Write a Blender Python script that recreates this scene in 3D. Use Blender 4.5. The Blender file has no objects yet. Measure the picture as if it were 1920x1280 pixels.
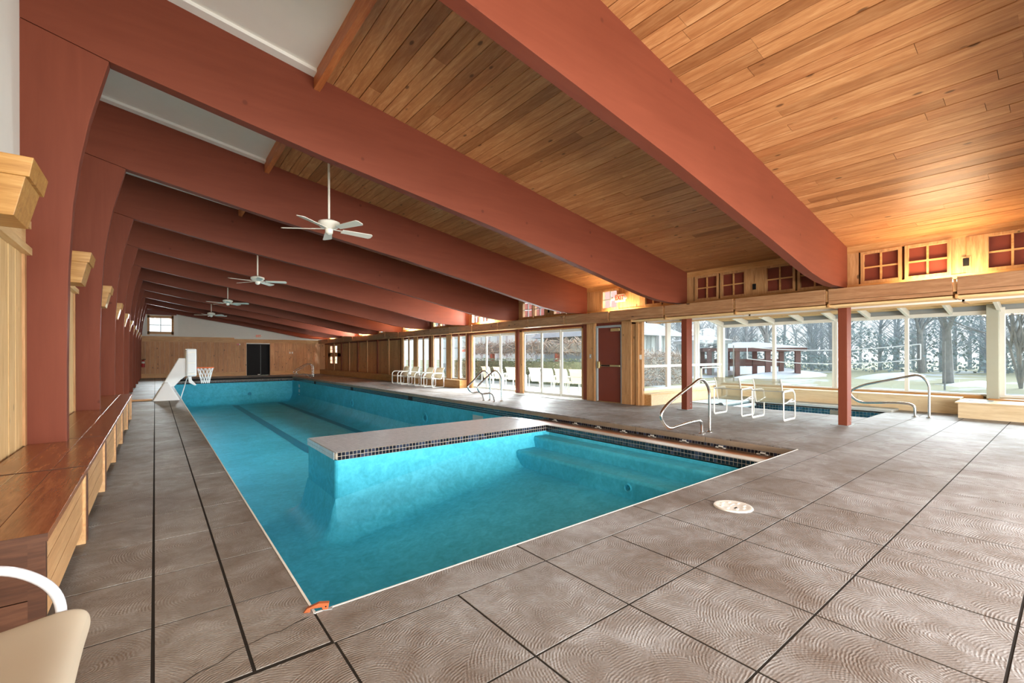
import bpy, math, random
from mathutils import Vector, Matrix
random.seed(7)
SC = bpy.context.scene
COL = SC.collection
PI = math.pi

# ------------------------------------------------------------------ camera
EYE = Vector((0.0, 0.0, 1.3))
TH = math.atan2(669.5, 844.0)
FW = Vector((math.sin(TH), math.cos(TH), 0)); RT = Vector((math.cos(TH), -math.sin(TH), 0))
ROLL = math.atan(4.7 / 1733.5)
cam_d = bpy.data.cameras.new('camera'); cam = bpy.data.objects.new('camera', cam_d); COL.objects.link(cam)
UPV = Vector((0, 0, 1))
cr = RT * math.cos(ROLL) - UPV * math.sin(ROLL); cu = UPV * math.cos(ROLL) + RT * math.sin(ROLL)
m = Matrix.Identity(4)
for i in range(3):
    m[i][0] = cr[i]; m[i][1] = cu[i]; m[i][2] = -FW[i]; m[i][3] = EYE[i]
cam.matrix_world = m
cam_d.sensor_fit = 'HORIZONTAL'; cam_d.sensor_width = 36.0
cam_d.lens = 844.0 / 1920 * 36.0
cam_d.shift_y = 26.2 / 1920
cam_d.clip_start = 0.02; cam_d.clip_end = 400
SC.camera = cam

# ------------------------------------------------------------------ world, sun, large lights, exposure
vs = SC.view_settings
vs.view_transform = 'Standard'; vs.look = 'None'; vs.gamma = 1.0; vs.use_curve_mapping = False
vs.exposure = 1.05
SC.cycles.use_denoising = True
SC.cycles.max_bounces = 8; SC.cycles.diffuse_bounces = 5; SC.cycles.transparent_max_bounces = 16
SC.cycles.sample_clamp_indirect = 6.0
W = bpy.data.worlds.new('sky'); SC.world = W; W.use_nodes = True
wn = W.node_tree; wn.nodes.clear()
wo = wn.nodes.new('ShaderNodeOutputWorld'); wb = wn.nodes.new('ShaderNodeBackground')
tc = wn.nodes.new('ShaderNodeTexCoord'); sp = wn.nodes.new('ShaderNodeSeparateXYZ'); rp = wn.nodes.new('ShaderNodeValToRGB')
wn.links.new(tc.outputs['Generated'], sp.inputs[0]); wn.links.new(sp.outputs['Z'], rp.inputs[0])
rp.color_ramp.elements[0].position = 0.0; rp.color_ramp.elements[0].color = (0.90, 0.95, 0.98, 1)
rp.color_ramp.elements[1].position = 0.7; rp.color_ramp.elements[1].color = (0.62, 0.80, 1.0, 1)
wn.links.new(rp.outputs[0], wb.inputs[0]); wn.links.new(wb.outputs[0], wo.inputs[0])
wb.inputs[1].default_value = 0.68

def area(name, loc, target, sx, sy, power, color=(1, 1, 1)):
    L = bpy.data.lights.new(name, 'AREA'); L.shape = 'RECTANGLE'; L.size = sx; L.size_y = sy
    L.energy = power; L.color = color
    o = bpy.data.objects.new(name, L); COL.objects.link(o); o.location = loc
    d = Vector(target) - Vector(loc)
    o.rotation_euler = d.to_track_quat('-Z', 'Z').to_euler()
    return o
DAY = (0.90, 0.96, 1.0)
def sunlight(name, d, energy, ang, color):
    L = bpy.data.lights.new(name, 'SUN'); L.energy = energy; L.angle = math.radians(ang); L.color = color
    o = bpy.data.objects.new(name, L); COL.objects.link(o); o.rotation_euler = Vector(d).to_track_quat('-Z', 'Z').to_euler()
sunlight('low_winter_sun', (0.07, 1.0, -0.07), 1.3, 24, (1.0, 0.96, 0.90))  # added fill sun through the open rear, reaches down to the far wall
sunlight('lawn_side_daylight', (-1.0, 0.22, -0.33), 9.0, 46, DAY)
area('daylight_rear_high', (4.2, -3.9, 3.0), (3.6, 5.0, -2.5), 9.0, 1.9, 230, (0.98, 0.98, 0.98))  # added fill lamp behind the viewer, tilted down at the pool
area('daylight_rear_low', (4.8, -3.9, 0.7), (5.2, 6.0, 4.4), 9.0, 1.3, 480, (1.0, 0.97, 0.93))  # added fill lamp behind the viewer, tilted up to brighten the ceiling
area('daylight_clerestory', (10.7, 13.5, 3.35), (4.5, 14.5, 0.0), 9.0, 0.8, 1900, DAY)
area('daylight_clerestory_far', (10.7, 26.3, 3.35), (4.5, 27.3, 0.2), 16.0, 0.8, 9000, DAY)
area('daylight_far_window', (0.3, 36.6, 3.5), (1.5, 26, -1.5), 1.3, 1.2, 420, DAY)

# ------------------------------------------------------------------ helpers
def setp(o, label=None, cat=None, group=None, kind=None):
    if label: o['label'] = label
    if cat: o['category'] = cat
    if group: o['group'] = group
    if kind: o['kind'] = kind
    return o
def empty(name, loc=(0, 0, 0), label=None, cat=None, group=None, kind=None):
    o = bpy.data.objects.new(name, None); COL.objects.link(o); o.location = loc; o.empty_display_size = .1
    return setp(o, label, cat, group, kind)
class MB:
    def __init__(s): s.v = []; s.f = []
    def box(s, x0, x1, y0, y1, z0, z1):
        n = len(s.v)
        s.v += [(x0, y0, z0), (x1, y0, z0), (x1, y1, z0), (x0, y1, z0), (x0, y0, z1), (x1, y0, z1), (x1, y1, z1), (x0, y1, z1)]
        s.f += [tuple(n + i for i in q) for q in ((0, 3, 2, 1), (4, 5, 6, 7), (0, 1, 5, 4), (1, 2, 6, 5), (2, 3, 7, 6), (3, 0, 4, 7))]
        return s
    def hexa(s, b, t):  # bottom 4 pts, top 4 pts
        n = len(s.v); s.v += list(b) + list(t)
        s.f += [tuple(n + i for i in q) for q in ((0, 3, 2, 1), (4, 5, 6, 7), (0, 1, 5, 4), (1, 2, 6, 5), (2, 3, 7, 6), (3, 0, 4, 7))]
        return s
    def prism(s, pts, a, b, axis='y'):  # polygon in the plane normal to axis, from a to b
        def P(p, t):
            if axis == 'y': return (p[0], t, p[1])
            if axis == 'x': return (t, p[0], p[1])
            return (p[0], p[1], t)
        n = len(s.v); k = len(pts)
        s.v += [P(p, a) for p in pts] + [P(p, b) for p in pts]
        s.f.append(tuple(n + i for i in range(k))); s.f.append(tuple(n + 2 * k - 1 - i for i in range(k)))
        for i in range(k):
            j = (i + 1) % k
            s.f.append((n + i, n + k + i, n + k + j, n + j))
        return s
    def tube(s, pts, r, n=8, caps=True, flat=None):
        pts = [Vector(p) for p in pts]; base = len(s.v); prev = None
        R = r if isinstance(r, (list, tuple)) else [r] * len(pts)
        for i, p in enumerate(pts):
            if i == 0: d = pts[1] - p
            elif i == len(pts) - 1: d = p - pts[i - 1]
            else: d = (pts[i + 1] - p).normalized() + (p - pts[i - 1]).normalized()
            if d.length < 1e-9: d = Vector((0, 0, 1))
            d.normalize()
            if prev is None:
                a = Vector((0, 0, 1)) if abs(d.z) < .9 else Vector((1, 0, 0))
                u = d.cross(a).normalized()
            else:
                u = (prev - d * prev.dot(d))
                u = u.normalized() if u.length > 1e-6 else d.orthogonal().normalized()
            prev = u; w = d.cross(u)
            for k in range(n):
                t = 2 * PI * k / n
                fu, fw = (flat if flat else (1, 1))
                s.v.append(tuple(p + (u * math.cos(t) * fu + w * math.sin(t) * fw) * R[i]))
        for i in range(len(pts) - 1):
            for k in range(n):
                a = base + i * n + k; b = base + i * n + (k + 1) % n
                s.f.append((a, b, b + n, a + n))
        if caps:
            s.f.append(tuple(base + n - 1 - k for k in range(n)))
            e = base + (len(pts) - 1) * n; s.f.append(tuple(e + k for k in range(n)))
        return s
    def lathe(s, prof, cx, cy, n=24):
        base = len(s.v)
        for r, z in prof:
            for k in range(n):
                t = 2 * PI * k / n; s.v.append((cx + r * math.cos(t), cy + r * math.sin(t), z))
        for i in range(len(prof) - 1):
            for k in range(n):
                a = base + i * n + k; b = base + i * n + (k + 1) % n
                s.f.append((a, b, b + n, a + n))
        s.f.append(tuple(base + n - 1 - k for k in range(n)))
        e = base + (len(prof) - 1) * n; s.f.append(tuple(e + k for k in range(n)))
        return s
    def build(s, name, mat, parent=None, bevel=0, smooth=False, loc=None, segs=2):
        me = bpy.data.meshes.new(name); me.from_pydata([tuple(v) for v in s.v], [], s.f); me.update()
        if mat: me.materials.append(mat)
        o = bpy.data.objects.new(name, me); COL.objects.link(o)
        if loc: o.location = loc
        if parent: o.parent = parent
        if smooth:
            me.polygons.foreach_set('use_smooth', [True] * len(me.polygons))
            try: me.set_sharp_from_angle(angle=math.radians(40))
            except Exception: pass
        if bevel:
            b = o.modifiers.new('edge', 'BEVEL'); b.width = bevel; b.segments = segs; b.limit_method = 'ANGLE'
        return o
def box(name, mat, parent, *a, bevel=0): return MB().box(*a).build(name, mat, parent, bevel)
def dup(o, parent=None):
    c = o.copy(); COL.objects.link(c)
    if parent: c.parent = parent
    for ch in list(o.children): dup(ch, c)
    return c
def arc(cx, cz, r, a0, a1, n=6):
    return [(cx + r * math.cos(math.radians(a0 + (a1 - a0) * i / n)), cz + r * math.sin(math.radians(a0 + (a1 - a0) * i / n))) for i in range(n + 1)]
def fillet(pts, r, n=5):
    P = [Vector(p) for p in pts]; out = [P[0]]
    for i in range(1, len(P) - 1):
        a = (P[i - 1] - P[i]); b = (P[i + 1] - P[i]); rr = min(r, a.length * .48, b.length * .48)
        p0 = P[i] + a.normalized() * rr; p1 = P[i] + b.normalized() * rr
        for k in range(n + 1):
            t = k / n; out.append(p0 * (1 - t) ** 2 + P[i] * 2 * t * (1 - t) + p1 * t * t)
    out.append(P[-1]); return out

# ------------------------------------------------------------------ materials
class NT:
    def __init__(s, name):
        s.m = bpy.data.materials.new(name); s.m.use_nodes = True; s.t = s.m.node_tree; s.t.nodes.clear()
        s.out = s.n('OutputMaterial'); s.b = s.n('BsdfPrincipled'); s.l(s.b.outputs[0], s.out.inputs[0])
    def n(s, t, **k):
        x = s.t.nodes.new('ShaderNode' + t)
        for a, b in k.items(): setattr(x, a, b)
        return x
    def l(s, a, b): s.t.links.new(a, b)
    def val(s, op, a, b=None, c=None):
        x = s.n('Math', operation=op)
        for i, q in enumerate((a, b, c)):
            if q is None: continue
            if isinstance(q, (int, float)): x.inputs[i].default_value = q
            else: s.l(q, x.inputs[i])
        return x.outputs[0]
    def ramp(s, fac, stops):
        r = s.n('ValToRGB'); e = r.color_ramp.elements
        while len(e) < len(stops): e.new(0.5)
        for x, (p, c) in zip(e, stops): x.position = p; x.color = (*c, 1)
        s.l(fac, r.inputs[0]); return r.outputs[0]
    def mix(s, f, a, b, mode='MIX'):
        x = s.n('Mix', data_type='RGBA', blend_type=mode)
        for i, q in ((0, f), (6, a), (7, b)):
            if isinstance(q, (int, float)): x.inputs[i].default_value = q
            elif isinstance(q, tuple): x.inputs[i].default_value = (*q, 1)
            else: s.l(q, x.inputs[i])
        return x.outputs[2]
    def pos(s, scale=(1, 1, 1), rnd=False):
        g = s.n('NewGeometry'); p = g.outputs['Position']
        if rnd:
            o = s.n('ObjectInfo'); r = s.val('FRACT', s.val('ADD', g.outputs['Random Per Island'], s.val('MULTIPLY', o.outputs['Random'], 7.31)))
            cb = s.n('CombineXYZ'); s.l(s.val('MULTIPLY', r, 37.0), cb.inputs[0]); s.l(s.val('MULTIPLY', r, 91.0), cb.inputs[1]); s.l(s.val('MULTIPLY', r, 53.0), cb.inputs[2])
            ad = s.n('VectorMath', operation='ADD'); s.l(p, ad.inputs[0]); s.l(cb.outputs[0], ad.inputs[1]); p = ad.outputs[0]; s.r = r
        mp = s.n('Mapping'); s.l(p, mp.inputs[0]); mp.inputs['Scale'].default_value = scale
        return mp.outputs[0]
    def noise(s, vec, scale, detail=3, rough=.5, dist=0):
        x = s.n('TexNoise'); s.l(vec, x.inputs['Vector']); x.inputs['Scale'].default_value = scale
        x.inputs['Detail'].default_value = detail; x.inputs['Roughness'].default_value = rough; x.inputs['Distortion'].default_value = dist
        return x.outputs[0]
    def bump(s, h, strength=.2, dist=.01):
        x = s.n('Bump'); x.inputs['Strength'].default_value = strength; x.inputs['Distance'].default_value = dist
        s.l(h, x.inputs['Height']); s.l(x.outputs[0], s.b.inputs['Normal'])
    def fin(s, col, rough=.5, spec=.5, metal=0):
        if isinstance(col, tuple): s.b.inputs['Base Color'].default_value = (*col, 1)
        else: s.l(col, s.b.inputs['Base Color'])
        if isinstance(rough, (int, float)): s.b.inputs['Roughness'].default_value = rough
        else: s.l(rough, s.b.inputs['Roughness'])
        s.b.inputs['Specular IOR Level'].default_value = spec; s.b.inputs['Metallic'].default_value = metal
        return s.m
def plain(name, col, rough=.5, spec=.4, metal=0, var=.06):
    k = NT(name); n = k.noise(k.pos(), 6, 3)
    c = k.mix(n, tuple(max(0, x * (1 - var)) for x in col), tuple(min(1, x * (1 + var)) for x in col))
    return k.fin(c, rough, spec, metal)
def wood(name, dark, mid, light, axis='y', rough=.45, knots=.5, vary=.5, spec=.35, kr=1.0):
    k = NT(name)
    st = {'x': (1.2, 14, 14), 'y': (14, 1.2, 14), 'z': (14, 14, 1.2)}[axis]
    v = k.pos(st, rnd=True)
    n1 = k.noise(v, 1.6, 5, .6, .6); n2 = k.noise(v, 9, 2, .5, .2)
    g = k.val('ADD', k.val('MULTIPLY', n1, .75), k.val('MULTIPLY', n2, .25))
    c = k.ramp(g, [(.30, dark), (.5, mid), (.68, light)])
    tone = k.ramp(k.r, [(0, (1 - vary * .38, 1 - vary * .45, 1 - vary * .50)), (.35, (1, .97, .93)), (.7, (1, 1, 1)), (1, (1 - vary * .15, 1 - vary * .25, 1 - vary * .3))])
    c = k.mix(1.0, c, tone, 'MULTIPLY')
    if knots:
        kv = k.pos({'x': (1, 2.2, 2.2), 'y': (2.2, 1, 2.2), 'z': (2.2, 2.2, 1)}[axis], rnd=True)
        vo = k.n('TexVoronoi'); k.l(kv, vo.inputs['Vector']); vo.inputs['Scale'].default_value = 2.3
        kn = k.ramp(vo.outputs['Distance'], [(.0, (1, 1, 1)), (.05 * kr, (1, 1, 1)), (.09 * kr, (0, 0, 0))])
        c = k.mix(k.val('MULTIPLY', kn, knots), c, tuple(x * .24 for x in dark))
    k.bump(g, .15, .004)
    return k.fin(c, rough, spec)
M = {}
M['ceil'] = wood('ceiling_cedar', (.36, .145, .052), (.49, .225, .086), (.64, .35, .155), 'y', .42, .8, 1.05, kr=1.3)
M['pine_z'] = wood('pine_upright', (.33, .165, .065), (.48, .26, .11), (.60, .36, .17), 'z', .45, .85, .35, kr=1.25)
M['pine_far'] = wood('knotty_pine', (.38, .165, .06), (.55, .27, .11), (.66, .36, .16), 'z', .5, .95, .5, kr=1.7)
M['pine_y'] = wood('pine_long', (.38, .18, .058), (.55, .29, .105), (.66, .39, .17), 'y', .45, .6, .3)
M['cove'] = wood('cove_pine', (.24, .115, .052), (.36, .19, .092), (.46, .27, .14), 'y', .5, .9, .25, kr=1.5)  # darker than the other pine: the cove's underlit shade is in the colour
M['pine_x'] = wood('pine_cross', (.38, .18, .058), (.55, .29, .105), (.66, .39, .17), 'x', .45, .6, .3)
M['paleplank'] = wood('pale_wall_pine', (.56, .36, .15), (.70, .49, .23), (.80, .60, .32), 'z', .45, .6, .25)
M['paley'] = wood('pale_long_pine', (.58, .38, .16), (.72, .50, .24), (.82, .62, .34), 'y', .4, .4, .2)
M['palebox'] = wood('pale_maple', (.66, .50, .29), (.78, .62, .39), (.85, .71, .48), 'y', .4, .15, .2)
M['sconcex'] = wood('sconce_pine', (.32, .15, .038), (.45, .235, .065), (.56, .33, .11), 'x', .4, .3, .2)
M['benchtop'] = wood('varnished_bench', (.21, .066, .024), (.33, .125, .048), (.46, .21, .085), 'y', .22, 0, .35, .6)
M['benchside'] = wood('bench_front', (.42, .22, .09), (.56, .33, .15), (.66, .43, .22), 'y', .35, .2, .3)
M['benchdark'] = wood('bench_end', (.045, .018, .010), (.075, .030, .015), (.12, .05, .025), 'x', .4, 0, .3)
def redwood(name, a, b, axis):
    k = NT(name); st = {'x': (.7, 8, 8), 'z': (8, 8, .7)}[axis]
    v = k.pos(st, rnd=True); n = k.noise(v, 1.5, 5, .6, .4); n2 = k.noise(k.pos(), 1.2, 3)
    c = k.mix(k.val('ADD', k.val('MULTIPLY', n, .7), k.val('MULTIPLY', n2, .3)), a, b)
    vo = k.n('TexVoronoi'); k.l(k.pos((1.4, 1.4, 1.4)), vo.inputs['Vector']); vo.inputs['Scale'].default_value = 1.7
    kn = k.ramp(vo.outputs['Distance'], [(.0, (1, 1, 1)), (.04, (1, 1, 1)), (.08, (0, 0, 0))])
    c = k.mix(k.val('MULTIPLY', kn, .45), c, tuple(x * .35 for x in a))
    k.bump(n, .12, .004)
    return k.fin(c, .6, .25)
RA, RB = (.128, .026, .011), (.215, .054, .026)
M['red_x'] = redwood('red_stain_beam', RA, RB, 'x'); M['red_z'] = redwood('red_stain_column', RA, RB, 'z')
M['redpanel'] = plain('red_paint', (.17, .036, .020), .5, .3)
M['white'] = plain('white_plaster', (.76, .73, .66), .8, .2, var=.03)
M['whitetrim'] = plain('white_trim', (.80, .78, .72), .6, .3, var=.02)
M['frame'] = plain('painted_window_frame', (.74, .74, .68), .45, .4, var=.03)
M['pier'] = plain('painted_pier', (.42, .43, .35), .5, .35, var=.05)
M['plastic'] = plain('white_plastic', (.66, .66, .66), .4, .4, var=.02)
M['tube'] = plain('white_tube_enamel', (.50, .50, .52), .25, .5, var=.02)
M['fan'] = plain('fan_enamel', (.80, .76, .66), .35, .4, var=.03)
M['alu'] = plain('white_coated_aluminium', (.66, .66, .61), .3, .5, var=.02)
M['steel'] = plain('brushed_steel', (.62, .63, .62), .22, .5, 1.0, .05)
M['brass'] = plain('brass', (.62, .47, .24), .32, .5, 1.0, .05)
M['black'] = plain('black_paint', (.010, .009, .009), .6, .15, var=.2)
M['dark'] = plain('dark_joint', (.03, .026, .022), .9, .1)
M['grout'] = plain('grout', (.50, .44, .36), .8, .2)
M['stone'] = plain('stone_edge', (.30, .235, .17), .75, .2, var=.2)
M['redmetal'] = plain('extinguisher_red', (.45, .02, .02), .35, .5)
M['orange'] = plain('rim_orange', (.85, .16, .05), .4, .4)
M['net'] = plain('net_cord', (.85, .85, .84), .7, .2)
M['snow'] = plain('snow', (.50, .52, .55), .9, .1, var=.04)
M['grey'] = plain('grey_siding', (.42, .47, .48), .7, .2, var=.1)
M['slate'] = plain('grey_metal', (.30, .33, .33), .5, .4)
M['plate'] = plain('switch_plate', (.78, .77, .70), .4, .4)
M['pinkred'] = plain('barn_red', (.52, .20, .17), .7, .2, var=.1)
M['spacover'] = plain('spa_cover', (.52, .60, .62), .5, .3, var=.06)
M['spadark'] = plain('spa_cover_dark', (.16, .22, .23), .5, .3)
k = NT('glass'); tr = k.n('BsdfTransparent'); tr.inputs[0].default_value = (.97, .985, .98, 1)
gl = k.n('BsdfGlossy'); gl.inputs['Roughness'].default_value = .03; gl.inputs[0].default_value = (1, 1, 1, 1)
fr = k.n('LayerWeight'); fr.inputs['Blend'].default_value = .5
mx = k.n('MixShader'); k.l(k.val('ADD', k.val('MULTIPLY', k.val('POWER', fr.outputs['Facing'], 4.0), .35), .02), mx.inputs[0]); k.l(tr.outputs[0], mx.inputs[1]); k.l(gl.outputs[0], mx.inputs[2])
k.t.nodes.remove(k.b); k.l(mx.outputs[0], k.out.inputs[0]); M['glass'] = k.m
def sling(name, col, alpha):
    k = NT(name); v = k.pos((260, 260, 260)); ck = k.n('TexChecker'); k.l(v, ck.inputs[0]); ck.inputs['Scale'].default_value = 1
    n = k.noise(k.pos(), 5, 3)
    k.fin(k.mix(n, tuple(x * .9 for x in col), col), .7, .2)
    tr = k.n('BsdfTransparent'); ts = k.n('BsdfTranslucent'); ts.inputs[0].default_value = (*col, 1)
    m1 = k.n('MixShader'); m1.inputs[0].default_value = .3; k.l(k.b.outputs[0], m1.inputs[1]); k.l(ts.outputs[0], m1.inputs[2])
    m2 = k.n('MixShader'); m2.inputs[0].default_value = alpha; k.l(m1.outputs[0], m2.inputs[1]); k.l(tr.outputs[0], m2.inputs[2])
    k.l(m2.outputs[0], k.out.inputs[0]); return k.m
M['sling'] = sling('cream_sling', (.72, .60, .40), 0.0)
M['slingthin'] = sling('sheer_sling', (.42, .385, .25), .30)
M['slingseat'] = sling('cream_vinyl', (.58, .50, .38), 0.0)
def emis(name, col, s):
    k = NT(name); k.fin(col, .5); k.b.inputs['Emission Color'].default_value = (*col, 1); k.b.inputs['Emission Strength'].default_value = s; return k.m
M['lamp'] = emis('uplight_glow', (1.0, .76, .46), 26)
M['lampfar'] = emis('strong_uplight_glow', (1.0, .74, .44), 75)
M['exitface'] = emis('exit_face', (.55, .42, .30), .08)
M['exitred'] = emis('exit_letters', (.42, .012, .004), .30)
M['emlamp'] = emis('emergency_lens', (.5, .45, .38), .15)
# scored concrete deck: fan-shaped trowel arcs
k = NT('swirl_concrete')
v = k.pos(); nz = k.noise(v, 2.2, 2); nd = k.n('TexNoise'); k.l(v, nd.inputs['Vector']); nd.inputs['Scale'].default_value = 14.0
ofs = k.n('VectorMath', operation='SCALE'); k.l(nd.outputs['Color'], ofs.inputs[0]); ofs.inputs['Scale'].default_value = .02
vv = k.n('VectorMath', operation='ADD'); k.l(v, vv.inputs[0]); k.l(ofs.outputs[0], vv.inputs[1])
def fan_arcs(scale, seed, reach):
    mp = k.n('Mapping'); k.l(vv.outputs[0], mp.inputs[0]); mp.inputs['Location'].default_value = (seed, seed * 1.7, 0)
    vo = k.n('TexVoronoi'); k.l(mp.outputs[0], vo.inputs['Vector']); vo.inputs['Scale'].default_value = scale
    a_ = k.n('VectorMath', operation='SUBTRACT'); k.l(mp.outputs[0], a_.inputs[0]); k.l(vo.outputs['Position'], a_.inputs[1])
    b_ = k.n('VectorMath', operation='SUBTRACT'); k.l(vo.outputs['Color'], b_.inputs[0]); b_.inputs[1].default_value = (.5, -.1, .5)
    c_ = k.n('VectorMath', operation='SCALE'); k.l(b_.outputs[0], c_.inputs[0]); c_.inputs['Scale'].default_value = reach
    d_ = k.n('VectorMath', operation='ADD'); k.l(a_.outputs[0], d_.inputs[0]); k.l(c_.outputs[0], d_.inputs[1])
    xy = k.n('VectorMath', operation='MULTIPLY'); k.l(d_.outputs[0], xy.inputs[0]); xy.inputs[1].default_value = (1, 1, 0)
    ln = k.n('VectorMath', operation='LENGTH'); k.l(xy.outputs[0], ln.inputs[0])
    return k.val('SINE', k.val('MULTIPLY', ln.outputs['Value'], 430.0))
ring = k.val('ADD', fan_arcs(2.3, 0.0, .42), k.val('MULTIPLY', fan_arcs(3.1, 5.3, .3), .6))
fine = k.noise(k.pos((1, 1, 1)), 70, 3, .7)
brk = k.noise(v, 14, 3, .6)
h = k.val('ADD', k.val('MULTIPLY', k.val('MULTIPLY', ring, k.ramp(brk, [(.36, (0, 0, 0)), (.62, (1, 1, 1))])), .32), k.val('MULTIPLY', fine, .9))
big = k.noise(v, 1.1, 5, .6, .8); blotch = k.noise(k.pos((1, 1, 1)), 4.5, 4, .65, 1.0)
c = k.ramp(k.val('ADD', k.val('MULTIPLY', big, .6), k.val('MULTIPLY', blotch, .4)), [(.36, (.165, .138, .115)), (.5, (.265, .255, .24)), (.64, (.42, .435, .44))])
c = k.mix(k.ramp(h, [(.15, (1, 1, 1)), (.75, (0, 0, 0))]), c, k.mix(.55, c, (.13, .085, .06)))
gp = k.n('NewGeometry'); sx = k.n('SeparateXYZ'); k.l(gp.outputs['Position'], sx.inputs[0])
c = k.mix(k.ramp(sx.outputs['X'], [(.0, (1, 1, 1)), (1, (0, 0, 0))]), c, k.mix(1.0, c, (1.0, .93, .83), 'MULTIPLY'))
k.bump(h, .45, .005)
M['deck'] = k.fin(c, .55, .3)
# blue pool plaster
k = NT('pool_plaster'); v = k.pos()
n1 = k.noise(v, 1.0, 4, .6, .5); n2 = k.noise(v, 22, 3, .6); n3 = k.noise(v, 6, 4, .6, 1.2)
t = k.val('ADD', k.val('ADD', k.val('MULTIPLY', n1, .35), k.val('MULTIPLY', n2, .25)), k.val('MULTIPLY', n3, .4))
c = k.ramp(t, [(.38, (.045, .40, .53)), (.5, (.062, .49, .65)), (.62, (.09, .60, .78))])
k.bump(n2, .1, .01); M['pool'] = k.fin(c, .55, .25)
k = NT('lane_blue'); M['lane'] = k.fin(k.mix(k.noise(k.pos(), 20), (.01, .21, .34), (.015, .28, .42)), .5, .3)
k = NT('black_mosaic'); k.pos(rnd=True); M['btile'] = k.fin(k.ramp(k.r, [(0, (.006, .006, .008)), (.6, (.015, .017, .028)), (1, (.04, .05, .085))]), .12, .6)
k = NT('white_mosaic'); k.pos(rnd=True); M['wtile'] = k.fin(k.ramp(k.r, [(0, (.56, .59, .63)), (1, (.66, .69, .73))]), .35, .4)
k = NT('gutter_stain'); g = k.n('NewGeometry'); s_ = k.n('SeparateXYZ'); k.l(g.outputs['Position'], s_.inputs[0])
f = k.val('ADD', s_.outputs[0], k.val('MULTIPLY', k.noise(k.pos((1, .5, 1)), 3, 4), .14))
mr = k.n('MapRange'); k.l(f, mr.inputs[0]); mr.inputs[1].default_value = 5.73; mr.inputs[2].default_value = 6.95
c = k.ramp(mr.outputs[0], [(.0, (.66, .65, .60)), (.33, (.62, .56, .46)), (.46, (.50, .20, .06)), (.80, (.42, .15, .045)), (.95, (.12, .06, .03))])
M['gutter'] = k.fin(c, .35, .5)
# lawn and hedges
k = NT('winter_lawn'); v = k.pos(); n = k.noise(v, .25, 5, .6, .6); n2 = k.noise(v, 9, 4, .7)
c = k.mix(n2, (.24, .235, .15), (.36, .35, .24)); sn = k.ramp(n, [(.56, (0, 0, 0)), (.62, (1, 1, 1))])
M['lawn'] = k.fin(k.mix(sn, c, (.42, .45, .47)), .95, .05)
M['patio'] = plain('pale_patio', (.52, .51, .46), .8, .1)
k = NT('hedge_leaf'); k.pos(rnd=True); M['hedge'] = k.fin(k.ramp(k.r, [(0, (.13, .17, .09)), (.5, (.26, .31, .19)), (1, (.42, .44, .33))]), .7, .2)
k = NT('dry_vine'); k.pos(rnd=True); M['vine'] = k.fin(k.ramp(k.r, [(0, (.22, .15, .11)), (.5, (.42, .34, .28)), (1, (.66, .60, .54))]), .8, .1)
M['bark'] = plain('grey_bark', (.26, .27, .265), .9, .1, var=.3)  # bark greyed and lightened, outdoor haze mixed into the colour
M['barkfar'] = plain('pale_bark', (.38, .41, .43), .9, .1, var=.2)  # paler still, haze over the distant woods put into the colour
M['ever'] = plain('evergreen', (.30, .36, .35), .9, .1, var=.3)  # foliage green washed out by haze painted into it

# ================================================================== SETTING
YK = [2.61 + 3.13 * i for i in range(-2, 11)]            # near faces of the timber frames
FT = 0.14
def YF(i): return 2.61 + 3.13 * i
def zc(x): return 3.24 + .175 * (9.81 - x)
YFAR = 34.7; XL = -.90; XR = 9.85; YBACK = -4.0
PX0, PX1, PY0, PY1 = .63, 6.93, 2.41, 31.5
SX0, SX1, SY0, SY1 = 11.5, 12.95, 2.72, 6.3
GX = 14.2; GY = 7.1
NTH = ['first', 'second', 'third', 'fourth', 'fifth', 'sixth', 'seventh', 'eighth', 'ninth', 'tenth', 'eleventh', 'twelfth', 'thirteenth', 'fourteenth', 'fifteenth', 'sixteenth', 'seventeenth', 'eighteenth', 'nineteenth', 'twentieth']

# ---- floor
fb = MB()
for r in ((-.95, PX0, YBACK, YFAR), (PX0, GX, YBACK, PY0), (PX1, 9.9, PY0, YFAR), (PX0, PX1, PY1, YFAR), (9.9, SX0, PY0, GY),
          (SX0, SX1, PY0, SY0), (SX0, SX1, SY1, GY), (SX1, GX, PY0, GY)):
    fb.box(r[0] + (.04 if r[0] == PX1 else 0), r[1], r[2], r[3], -.12, -.0035)
floor = setp(fb.build('floor', M['dark']), kind='structure')
def lines(a, b, base, p):
    L = [a]; i = math.ceil((a - base) / p + 1e-6)
    while base + i * p < b - 1e-3:
        if base + i * p > a + .03: L.append(base + i * p)
        i += 1
    return L + [b]
P = .6485; slabs = []
def grid(xs, ys, skip=None, gx={}, g=.006):
    for i in range(len(xs) - 1):
        for j in range(len(ys) - 1):
            x0, x1, y0, y1 = xs[i], xs[i + 1], ys[j], ys[j + 1]
            if skip and skip[0] - .01 < x0 and x1 < skip[1] + .01 and skip[2] - .01 < y0 and y1 < skip[3] + .01: continue
            a = gx.get(round(x0, 2), g); b = gx.get(round(x1, 2), g)
            slabs.append((x0 + a, x1 - b, y0 + g, y1 - g))
bold = {-.01: .007, .32: .007}
grid([-.95, -.66, -.01, .32], lines(2.12, YFAR, 2.12, .6445), gx=bold)
grid([.32, .63], lines(2.12, PY1, 2.12, .6445), gx=bold)
grid([.32, .63] + lines(.63, PX1, .64, P)[1:], lines(PY1, YFAR, 2.12, .6445))
grid([-.95] + lines(-.66, GX, .64, P), lines(YBACK, 2.12, 2.12 - .6445 * 12, .6445)) if False else grid(lines(-.95, GX, .64, P), lines(YBACK, 2.105, .185, .64))
grid(lines(.63, PX1, .64, P * 2) + [], [2.105, PY0])
xs = [6.93] + lines(7.14, 9.9, 7.14, .65)
ys = lines(2.105, YFAR, 2.12, .61)
grid(xs, ys)
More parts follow.
